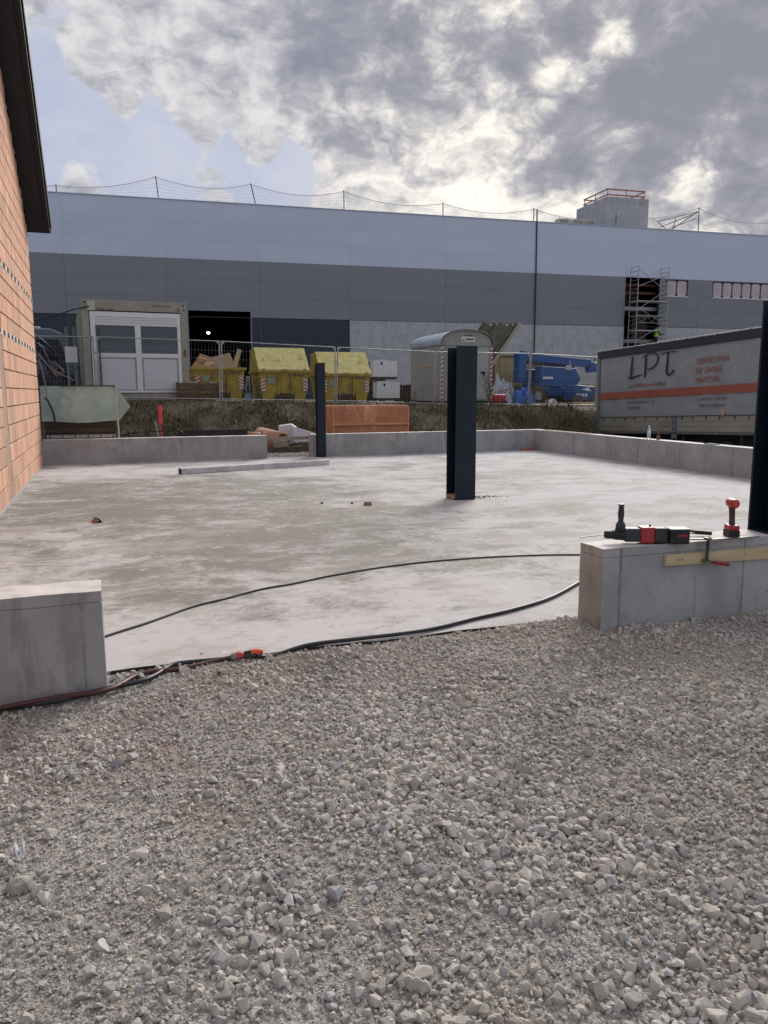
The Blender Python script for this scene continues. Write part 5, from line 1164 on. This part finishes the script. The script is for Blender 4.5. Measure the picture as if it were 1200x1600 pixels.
def heap(name, label, cat, cx, cy, rx, ry, h, m_, seed=0, n=26, rough_=.25):
    zg = ground_z(cx, cy)
    def fn(u, v):
        a = u*math.tau; r_ = v
        k = mnoise.fractal(Vector((math.cos(a)*r_*2+seed, math.sin(a)*r_*2, seed*.7)), 1, 2, 4)
        return Vector((cx+rx*r_*math.cos(a)*(1+.2*k), cy+ry*r_*math.sin(a)*(1+.2*k), zg-.03+h*max(0, (1-r_**4))*(.9+rough_*1.3*k+.12*math.sin(a*5+seed)*r_)))
    return tag(MB().grid(fn, n, 10, smooth=False).build(name, m_), label, cat)
heap('blue_tarpaulin', 'crumpled bright blue tarpaulin heap between caravan and boom lift', 'tarpaulin', 16.5, 28.9, .55, .5, .80, mat('tarp_blue', (.03, .16, .55), .5, var=.3, vscale=5, bump=.5, bscale=6), 1, 26, .35)
heap('white_sheeting', 'crumpled clear white sheeting heap right beside the caravan', 'plastic sheet', 15.7, 29.3, .60, .5, 1.0, mat('white_sheet', (.5, .54, .62), .4, var=.35, vscale=7, bump=.8, bscale=8), 4, 26, .5)
heap('pebble_heap', 'tan soil heap at the far right beside the trailer', 'soil heap', 21.2, 30.5, 1.6, 1.2, 1.05, mat('tan_soil', (.26, .22, .16), .95, var=.4, vscale=6, bump=.8, bscale=12), 7, 26, .2)
heap('white_rag', 'crumpled white sheet lying in front of the boom lift wheel', 'sheet', 16.6, 26.9, .30, .2, .30, mat('rag_white', (.6, .6, .64), .7), 9, 16, .5)
t = thing('red_compressor', 'small red machine at the right foot of the caravan', 'machine', (13.75, 26.3, ground_z(14, 26.3)))
MB().box(0, .55, 0, .4, .12, .45).build('housing', mat('machine_red', (.40, .05, .05), .5), t, bevel=.06); MB().tube([(.05, .0, .5), (.3, 0, .62), (.5, 0, .5)], .02, 6).build('handle', mat('machine_red', (.40, .05, .05), .5), t)
for x_ in (.1, .45): MB().lathe([(.03, -.03), (.10, -.03), (.10, .03), (.03, .03)], 12, 0, Matrix.Translation((x_, -.03, .10)) @ Matrix.Rotation(R(90), 4, 'X')).build('wheel', blk, t)
# timber lying in the mud
tim = mat('fresh_timber', (.46, .36, .24), .8, var=.3, vscale=4, objrand=.25)
desc = ['longest pale timber lying flat behind the fence by the caravan', 'pale timber lying on the mud in front of the boom lift', 'short pale timber under the boom lift wheels', 'timber lying across the others near the trailer', 'grey timber lying nearest the fence foot', 'pale timber end sticking out beside the trailer edge', 'thin pale lath lying over the timbers', 'broad pale plank in front of the small blue machine', 'brownish timber lying behind the front planks', 'crooked timber by the white rag']
for i in range(10):
    x = 14.6+i*.50; y = 25.6+(i*.37) % 1.6; L = (2.6, 1.9, 1.3, 2.4, 1.5, 1.6, 1.1, 2.1, 1.7, 1.0)[i]; an = (2, -4, 9, -3, 5, 0, -12, 3, -2, 14)[i]
    z_ = max(ground_z(x, y), ground_z(x+L*math.cos(R(an)), y+L*math.sin(R(an))))+.05+.04*(i % 2)
    o = MB().box(0, L, -.05, .05, -.035, .035).build('timber', tim, bevel=.006); o.location = (x, y, z_); o.rotation_euler = (0, R((i*37 % 5)-2), R(an)); tag(o, desc[i], 'timber')
n = 900; X = rng.uniform(14.2, 20.5, n); Y = rng.uniform(25.4, 28, n)
scatter('wood_chips', 'pale splinters and rubble strewn between the timbers', X, Y, np.clip(rng.lognormal(math.log(.045), .4, n), .02, .12), mat('chips', (.42, .34, .25), .9, island=.35), .3)

# ------------------------------------------------------------------ vehicle and pipes at left
vn = thing('parked_van', 'grey van with dark windows parked behind the site fence at left', 'van', (-4.6, 29.5, ground_z(-3, 30)))
vgm = mat('van_grey', (.16, .19, .25), .3, .3, var=.1); vgl = mat('van_glass', (.02, .03, .04), .08, spec=.7)
MB().prism([(0, .35), (3.65, .35), (3.75, 1.2), (3.35, 2.25), (2.95, 2.42), (.1, 2.42), (0, 2.2)], 'y', 0, 2.0).build('body', vgm, vn, bevel=.05, seg=3)
for (a, b_) in ((.3, 1.3), (1.4, 2.3)): MB().box(a, b_, -.012, -.001, 1.35, 2.05).build('side_window', vgl, vn)
MB().prism([(2.4, 1.35), (3.45, 1.35), (3.2, 2.05), (2.4, 2.05)], 'y', -.012, -.001).build('side_window', vgl, vn)
MB().prism([(3.70, 1.32), (3.40, 2.18), (3.42, 2.19), (3.72, 1.33)], 'y', .15, 1.85).build('windscreen', vgl, vn)
for x_ in (.8, 2.95):
    w_ = MB().lathe([(.1, -.1), (.32, -.1), (.34, 0), (.32, .1), (.1, .1)], 20, 0, Matrix.Translation((x_, .05, .34)) @ Matrix.Rotation(R(90), 4, 'X')).build('wheel', mat('tyre', (.025, .025, .025), .85), vn)
    MB().lathe([(.16, -.11), (.16, .11)], 12, 0, Matrix.Translation((x_, .05, .34)) @ Matrix.Rotation(R(90), 4, 'X')).build('rim', galv, w_)
MB().box(.5, 2.6, .3, 1.7, 2.425, 2.5).build('roof_load', mat('roof_load', (.55, .55, .5), .6), vn, bevel=.02)
MB().box(2.6, 2.95, -.25, -.05, 1.35, 1.6).build('mirror', blkm, vn)
t = thing('green_post_frame', 'grey green upright post frame beside the container', 'post', (-1.05, 25.9, ground_z(-1, 26)))
for x_ in (0, .22): MB().box(x_, x_+.09, 0, .09, 0, 2.2).build('post', mat('post_green', (.16, .19, .18), .6), t, bevel=.006)
MB().box(-.02, .33, -.012, -.002, 1.15, 1.62).build('notice_sheet', mat('notice_white', (.66, .69, .78), .5), t)
hz = thing('pipe_bundle', 'dark blue plastic pipes bent in tall arcs behind the fence at left', 'pipes', (-2.9, 26.0, ground_z(-2, 26)))
pb_ = mat('pipe_blue', (.018, .028, .075), .4)
for i, (a_, b2, y_) in enumerate(((2.05, 2.22, 0), (2.12, 2.10, .15), (1.98, 2.02, .3), (1.75, 1.75, .1), (1.62, 1.68, .35), (1.3, 1.32, .2), (.95, 1.0, .3))):
    MB().tube([(a_*math.cos(math.pi*k/28), y_, b2*math.sin(math.pi*k/28)) for k in range(29)], .038, 8).build('pipe', pb_, hz)
mb = MB()
heap('dark_cable_heap', 'dark heap of loose pipes and cables at the foot of the arcs', 'heap', -1.7, 26.6, 1.1, .5, .9, mat('dark_heap', (.035, .04, .06), .7, var=.5, vscale=10, bump=.8), 12, 26, .4)

# ------------------------------------------------------------------ behind the far low wall
zt0 = ground_z(-.5, 18.3)
ts = thing('timber_stack', 'stack of brown formwork boards behind the far wall at left', 'timber stack', (-1.22, 17.75, zt0))
hst = .84-zt0
for k in range(6): MB().box(0, 1.40, 0, .8, .02+k*hst/6, .02+(k+1)*hst/6-.008).build('board', mat('stack_wood', (.11, .075, .055), .8, var=.35, vscale=5, stretch=(.3, 1, 3), objrand=.2), ts, bevel=.004)
MB().box(.02, 1.40, -.035, -.002, .485-zt0, .55-zt0).build('white_rail', mat('white_rail', (.5, .5, .5), .6, var=.3, vscale=10), ts, bevel=.003)
for k in range(6): MB().box(.08+k*.25, .10+k*.25, -.040, -.036, .49-zt0, .545-zt0).build('rail_mark', blkm, ts)
MB().box(.0, 1.38, .05, .75, hst+.02, 1.50-zt0).build('packed_goods', mat('packed', (.20, .25, .23), .8), ts, bevel=.02)
tarp = mat('green_tarpaulin', (.38, .49, .455), .42, var=.22, vscale=2.5, bump=.5, bscale=3.5, dirt=(.46, .55, .52), dscale=1.8, dlo=.55, dhi=.7)
q = MB()
def tf(u, v):
    x = -1.26+1.49*u; s_ = mnoise.fractal(Vector((u*2.2, v*1.7, 3)), 1, 2, 4); fold = .03*math.sin((u*1.1+v*.9)*9)*(.3+v)*u
    return Vector((x, 17.70-.05*v+.035*s_+fold*.6, 1.575-.75*v+.02*math.sin(u*7+1)*v))
q.grid(tf, 48, 24)
q.grid(lambda u, v: Vector((-1.26+1.49*u, 17.70+.85*v+(.035*mnoise.fractal(Vector((u*2.2, 0, 3)), 1, 2, 4))*(1-v), 1.575+.02*mnoise.noise(Vector((u*4, v*3, 1)))*v-.02*v)), 40, 8)
q.grid(lambda u, v: Vector((.23+.012*math.sin(v*9), 17.68+.85*u, 1.575-1.12*v+.0*u)), 10, 14)
tp = q.build('tarpaulin', tarp); tag(tp, 'pale green tarpaulin draped over the timber stack with loose corner', 'tarpaulin')
q = MB(); q.grid(lambda u, v: Vector((.235+.27*v*(1-u)*1.0+.0*u, 17.62-.12*v*(1-u), 1.56-(.75*u)-(.42*v*(1-u)))), 14, 14)
q.build('loose_flap', mat('tarp_light', (.34, .47, .43), .45, var=.2, vscale=4, bump=.3), tp)
MB().tube([(.23, 17.66, 1.57), (.235, 17.62, 1.3), (.215, 17.62, 1.0), (.24, 17.62, .7), (.235, 17.62, .43)], [.012, .02, .016, .02, .02], 6).build('white_hem', mat('hem_white', (.52, .55, .50), .6), tp)
MB().box(-.85, .22, 17.66, 17.72, 1.57, 1.592).build('edge_batten', mat('edge_batten', (.05, .045, .05), .7), tp)

# marker stake with red tip, grey stake
tag(MB().tube([(1.2, 19.0, ground_z(1.2, 19)), (1.2, 19.0, .70)], .012, 6).tube([(1.195, 19, .70), (1.20, 19, 1.13)], [.045, .04], 8, 0).build('marker', mat('fluoro_red', (.85, .06, .08), .5)), 'fluorescent red marker tube standing on the bank', 'marker')
tag(MB().beam((1.18, 18.7, ground_z(1.18, 18.7)-.05), (1.08, 18.95, .78), .07, .02).build('stake', mat('grey_stake', (.26, .25, .23), .85, var=.3)), 'grey wooden stake leaning below the red marker', 'stake')
# black upstand with grey gusset plates
bm_ = thing('black_trough', 'long black rubber trough lying behind the far wall', 'trough', (1.52, 17.75, ground_z(2.3, 17.9)-.02)); zz = .605-bm_.location.z
MB().box(0, 1.50, 0, .02, .1, zz).build('front', blk, bm_, bevel=.004); MB().box(0, 1.50, .40, .42, .1, zz-.02).build('back', blk, bm_); MB().box(0, .02, .021, .399, .1, zz).build('end', blk, bm_); MB().box(0, 1.5, .0, .42, .0, .1).build('base', blk, bm_)
MB().prism([(.04, zz-.02), (.075, zz-.06), (.05, zz-.0)], 'y', -.006, -.001).build('scratch', cw_, bm_)
MB().tube([(.0, .1, zz-.03), (-.4, .3, zz-.02), (-.9, .5, zz-.05), (-1.3, .6, zz-.12)], .012, 6).build('tail', blk, bm_)
for x, s_, l in ((2.16, 1, 'left triangular grey plate behind the black trough'), (2.42, -1, 'right triangular grey plate behind the black trough')):
    q = MB().prism([(x-.18, .50), (x+.18, .50), (x+.10*s_, .685)], 'y', 18.25, 18.30); q.prism([(x-.02, ground_z(2.3, 18.3)-.05), (x+.02, ground_z(2.3, 18.3)-.05), (x+.02, .5), (x-.02, .5)], 'y', 18.26, 18.29)
    tag(q.build('triangular_plate', mat('grey_plate', (.24, .23, .21), .7)), l, 'plate')
# clay pipes
tc_ = mat('terracotta', (.44, .23, .16), .7, var=.2, vscale=5, bump=.1)
def pipe(p, d, L, r_, label):
    d = Vector(d).normalized(); Mx = Matrix.Translation(p) @ d.to_track_quat('Z', 'Y').to_matrix().to_4x4()
    q = MB(); n = 24; prof = [(r_, 0), (r_, L), (r_*.85, L), (r_*.85, 0)]
    vs = [Mx @ Vector((a*math.cos(k*math.tau/n), a*math.sin(k*math.tau/n), z)) for a, z in prof for k in range(n)]
    q.add(vs, [(i*n+k, i*n+(k+1) % n, ((i+1) % 4)*n+(k+1) % n, ((i+1) % 4)*n+k) for i in range(4) for k in range(n)], 0, True)
    return tag(q.build('clay_pipe', tc_), label, 'pipe')
pipe((3.50, 18.75, .36), (.45, -.9, -.12), .85, .24, 'large pinkish brown clay pipe pointing towards the gap in the wall')
pipe((3.0, 18.3, .47), (1, .05, -.10), .55, .065, 'thin salmon pipe end lying left of the large clay pipe')
tag(MB().prism([(3.36, .44), (3.46, .44), (3.40, .56)], 'y', 18.0, 18.03).build('clay_shard', tc_), 'small upright salmon shard beside the large clay pipe', 'shard')
sty = mat('polystyrene', (.66, .68, .74), .8, var=.12, vscale=9, bump=.3)
q = MB().prism([(0, 0), (.42, 0), (.42, .42), (.30, .50), (.0, .46)], 'y', 0, .4, 0).build('foam_block', sty, bevel=.01); q.location = (3.92, 18.6, .17); q.rotation_euler = (0, 0, R(-15)); tag(q, 'white polystyrene block with a slanting top behind the gap', 'foam block')
q = MB().prism([(0, 0), (.52, 0), (.52, .22), (.0, .38)], 'y', 0, .25, 0).build('foam_block', sty, bevel=.01); q.location = (4.22, 18.35, .24); q.rotation_euler = (0, 0, R(-5)); tag(q, 'lower wedge of white polystyrene right of the block', 'foam block')
gp = mat('grey_pine', (.30, .27, .22), .85, col2=(.20, .18, .15), vscale=2, stretch=(1, 6, 6), bump=.2)
tag(MB().beam((3.33, 17.28, .40), (4.34, 17.25, .41), .04, .075).build('cross_board', gp, bevel=.003), 'weathered board bridging the gap between the two far walls', 'board')
tag(MB().beam((3.40, 17.95, .085), (4.5, 17.85, .12), .12, .15).build('squared_timber', mat('old_timber', (.13, .11, .085), .9, var=.4, vscale=8, bump=.3), bevel=.006), 'thick old timber on the gravel in the wall gap', 'timber')
tag(MB().beam((3.6, 17.7, .24), (3.92, 17.66, .27), .10, .15).build('timber_block', gp, bevel=.003), 'short pale timber block on top of the thick timber', 'timber')
tag(MB().tube([(4.0, 17.85, .22), (4.25, 17.8, .24), (4.45, 17.82, .21)], .02, 6).build('steel_bar', blk), 'black bar lying on the thick timber in the gap', 'bar')

# orange container
oz = ground_z(6.2, 18.6); og = thing('orange_container', 'faded orange plastic double walled container behind the far low wall', 'plastic container', (5.23, 18.45, oz))
om = mat('faded_orange', (.46, .19, .095), .55, var=.28, vscale=2.4, dirt=(.58, .30, .18), dscale=2.2, dlo=.5, dhi=.66, bump=.15, bscale=12)
Hc = 1.10-oz; Lw = 2.0
MB().prism([(0, .0), (0, Hc*.52), (-.03, Hc*.56), (-.03, Hc*.60)] + [(-.03, Hc*.93), (0, Hc), (.06, Hc), (.06, 0)], 'x', .0, Lw).build('front_wall', om, og, bevel=.012, seg=3)
MB().box(0, Lw, .94, 1.0, 0, Hc).build('rear_wall', om, og, bevel=.02); MB().box(0, .06, .061, .939, 0, Hc-.004).build('side_wall', om, og, bevel=.01); MB().box(Lw-.06, Lw, .061, .939, 0, Hc-.004).build('side_wall', om, og, bevel=.01); MB().box(.06, Lw-.06, .06, .94, .05, .1).build('floor', om, og)
MB().box(-.02, Lw+.02, -.045, -.031, Hc*.555, Hc*.60).build('moulded_ledge', mat('faded_orange_light', (.62, .28, .14), .5, var=.2), og, bevel=.004)
for x_ in (.0, Lw-.035): MB().box(x_, x_+.035, -.05, -.031, .0, Hc-.02).build('corner_edge', mat('faded_orange_light', (.62, .28, .14), .5, var=.2), og, bevel=.004)
for x_ in (.30, 1.62): MB().box(x_, x_+.24, -.012, -.002, .05, Hc*.30).build('foot_recess', mat('orange_deep', (.34, .10, .035), .7), og)

# ------------------------------------------------------------------ lorry trailer
tr = thing('lorry_trailer', 'grey curtain-sided lorry trailer with black lettering and red stripe', 'trailer', (16.4, 23.4, -1.15), (0, R(-2.3), R(-90)))
TL = 8.2
cur = bpy.data.materials.new('trailer_curtain'); cur.use_nodes = True; T = NT(cur.node_tree); b = T.n['Principled BSDF']
po = T.new('ShaderNodeTexCoord').outputs['Object']
c = T.mix(T.ramp(T.noise(T.map(po, (.8, 1, 1.4)), 1.6, 7, .65), .35, .7), (.30, .315, .34), (.24, .255, .285))
c = T.mix(T.math('MULTIPLY', T.ramp(T.noise(T.map(po, (3, 1, .5), (3, 0, 0)), 2.0, 6, .7), .58, .72), .5), c, (.36, .375, .40))
T.l.new(c, b.inputs['Base Color']); b.inputs['Roughness'].default_value = .42
bn = T.new('ShaderNodeBump'); bn.inputs['Strength'].default_value = .35; bn.inputs['Distance'].default_value = .02
T.l.new(T.noise(T.map(po, (1, 1, .35)), 3.0, 4), bn.inputs['Height']); T.l.new(bn.outputs[0], b.inputs['Normal'])
q = MB(); q.grid(lambda u, v: Vector((.12+(TL-.24)*u, .015-.018*math.sin(u*TL*6.3)*(1-abs(2*v-1))-.01*math.sin(v*3.14), 1.655+2.06*v)), 120, 10)
q.build('curtain', cur, tr)
MB().box(0.02, TL-.02, .04, 2.5, 1.30, 3.80).build('load_space', mat('trailer_inner', (.10, .10, .11), .8), tr)
top = mat('trailer_top', (.030, .035, .045), .5)
MB().box(-.02, TL+.02, -.03, .05, 3.70, 3.935).build('top_rail', top, tr, bevel=.006); MB().box(-.03, TL+.03, -.04, 2.56, 3.935, 3.975).build('roof_cover', mat('roof_cover', (.42, .44, .48), .5, var=.2), tr, bevel=.01)
for k in range(14): MB().box(.25+k*.6, .30+k*.6, -.05, -.03, 3.93, 3.96).build('roof_clip', blkm, tr)
cpm = mat('corner_post_grey', (.22, .24, .28), .45, .4)
MB().box(-.03, .10, -.035, .05, .90, 3.70).build('corner_post', cpm, tr, bevel=.006); MB().box(TL-.1, TL+.03, -.035, .05, .90, 3.70).build('corner_post', cpm, tr, bevel=.006)
MB().box(-.035, -.0305, .0, 2.5, 1.2, 3.7).build('end_doors', mat('end_doors', (.33, .35, .37), .5), tr)
for y_ in (.3, 1.0, 1.6, 2.2): MB().tube([(-.05, y_, 1.25), (-.05, y_, 3.7)], .02, 6).build('lock_rod', galv, tr)
ab = mat('side_board', (.36, .35, .30), .5, .2, var=.2, vscale=3, stretch=(.4, 1, 3), dirt=(.22, .20, .17), dlo=.5, dhi=.7)
for (a, b_) in ((.12, 3.86), (4.08, TL-.12)):
    for k in range(3): MB().box(a, b_, -.012, .03, 1.20+k*.152, 1.20+k*.152+.147).build('side_board', ab, tr, bevel=.005)
MB().box(.1, TL-.1, -.03, .04, 1.120, 1.192).build('side_rail', mat('rail_grey', (.12, .125, .14), .5), tr, bevel=.004)
pp = MB().box(3.87, 3.93, -.03, .03, .98, 1.69).box(4.01, 4.07, -.03, .03, .98, 1.69).box(3.93, 4.01, -.015, .03, 1.02, 1.68).build('centre_post', mat('post_metal', (.25, .27, .30), .45, .5), tr, bevel=.004)
for z_ in (1.25, 1.45, 1.62):
    for x_ in (3.885, 4.025): MB().box(x_, x_+.03, -.036, -.031, z_, z_+.05).build('latch', blkm, pp)
for x_ in (.35, .97, 1.53, 2.05, 2.6, 3.15, 3.6, 4.3, 4.74, 5.29, 5.82, 6.4, 6.9, 7.4):
    MB().box(x_, x_+.035, -.024, -.013, 1.56, 1.64).build('curtain_hook', blkm, tr); 
MB().tube([(.15, -.02, 1.668), (TL-.15, -.02, 1.668)], .012, 6).build('curtain_hem', top, tr)
und = mat('underbody', (.02, .025, .035), .7)
MB().box(.5, TL-.3, .4, 2.1, .75, 1.12).build('chassis', und, tr); MB().box(1.5, 2.9, .1, .5, .45, 1.0).build('toolbox', und, tr, bevel=.03)
for x_ in (3.2, 4.3, 6.6, 7.5): MB().box(x_, x_+.06, .02, .1, .6, 1.1).build('bracket', und, tr)
for x_ in (4.9, 6.0):
    for y_ in (.05, 2.1):
        w_ = MB().lathe([(.22, -.02), (.44, 0), (.47, .06), (.47, .22), (.44, .28), (.22, .28)], 22, 0, Matrix.Translation((x_, y_+.30, .47)) @ Matrix.Rotation(R(90), 4, 'X')).build('wheel', mat('tyre', (.025, .025, .025), .85), tr)
for k in range(3): MB().box(.9+k*2.4, .95+k*2.4, -.035, -.03, 1.135, 1.175).build('marker_lamp', mat('lamp_orange', (.6, .25, .05), .4), tr)
# stripe and lettering, printed film standing just off the curtain
stm = mat('stripe_red', (.36, .10, .075), .5, var=.15, vscale=2); lm = mat('letter_navy', (.022, .030, .045), .5, var=.3, vscale=6); lr = mat('letter_red', (.40, .13, .10), .55, var=.2); lf = mat('letter_faded', (.15, .16, .19), .6, var=.3)
MB().box(.13, TL-.13, -.0205, -.0175, 2.285, 2.515).build('stripe', stm, tr)
def brush(pts, wd):
    """calligraphic stroke: flat ribbon with a slanted nib"""
    P_ = smooth_path([(x, 0, z_) for x, z_ in pts], 5); q = MB(); n = len(P_)
    vs = []
    for i, p in enumerate(P_):
        t = (P_[min(i+1, n-1)]-P_[max(i-1, 0)]).normalized(); nb = Vector((t.z, 0, -t.x)); w = wd*(.55+.45*abs(t.z))*(.75+.25*math.sin(math.pi*i/(n-1)))
        for y_ in (-.026, -.0225): vs += [p+nb*w/2+Vector((0, y_, 0)), p-nb*w/2+Vector((0, y_, 0))]
    fs = []
    for i in range(n-1): a = 4*i; b2 = a+4; fs += [(a, a+1, b2+1, b2), (a+3, a+2, b2+2, b2+3), (a, b2, b2+2, a+2), (a+1, a+3, b2+3, b2+1)]
    fs += [(0, 2, 3, 1), (4*n-4, 4*n-3, 4*n-1, 4*n-2)]
    return q.add(vs, fs)
def letter(strokes):
    for s_, w in strokes: brush(s_, w).build('letter_stroke', lm, tr)
letter([([(1.90, 3.63), (1.88, 3.45), (1.84, 3.1), (1.80, 2.96)], .085), ([(1.72, 2.99), (1.80, 2.93), (2.05, 2.97), (2.40, 3.02)], .075)])
letter([([(2.58, 3.62), (2.57, 3.4), (2.55, 3.1), (2.52, 2.93)], .085), ([(2.40, 3.55), (2.62, 3.64), (2.92, 3.66), (3.10, 3.60), (3.16, 3.47), (3.06, 3.29), (2.86, 3.19), (2.64, 3.17)], .065)])
letter([([(3.26, 3.60), (3.5, 3.62), (4.0, 3.62)], .055), ([(3.62, 3.66), (3.60, 3.4), (3.57, 3.1), (3.60, 2.96), (3.72, 2.94), (3.90, 3.07)], .08)])
RT = (R(90), 0, 0)
text('LaserPräzisionsTechnik', .175, lr, tr, (1.70, -.021, 2.635), RT, shear=.1, sx=1.12)
for x_, ch in ((1.70, 'L'), (2.26, 'P'), (3.17, 'T')): text(ch, .18, lf, tr, (x_, -.024, 2.635), RT, shear=.1, sx=1.12)
text('Industrie + Forschung', .15, lr, tr, (1.66, -.0235, 2.345), RT, shear=.1, sx=1.3)
text('PERFEKTION', .235, lr, tr, (4.87, -.021, 3.175), RT, shear=.08, sx=.93); text('IST UNSER', .225, lr, tr, (4.83, -.021, 2.905), RT, shear=.08, sx=.98); text('MAßSTAB', .225, lr, tr, (4.82, -.021, 2.635), RT, shear=.08, sx=.98)
text('Heinrich-Stöwer-Str. 3 A', .135, lf, tr, (1.66, -.021, 2.11), RT, sx=1.0); text('90763 Fürth', .135, lf, tr, (1.65, -.021, 1.93), RT, sx=1.0)
text('Tel. +49 911 54 94 254', .13, lf, tr, (4.85, -.021, 2.105), RT, sx=1.0); text('Email: herz@lpt.eu', .13, lf, tr, (5.02, -.021, 1.93), RT, sx=1.03)
MB().lathe([(.05, 0), (.07, .06), (.04, .13), (.01, .16)], 7, 0, Matrix.Translation((5.98, -.03, 1.66)), False).build('rag', mat('rag_pink', (.45, .32, .27), .8), tr)
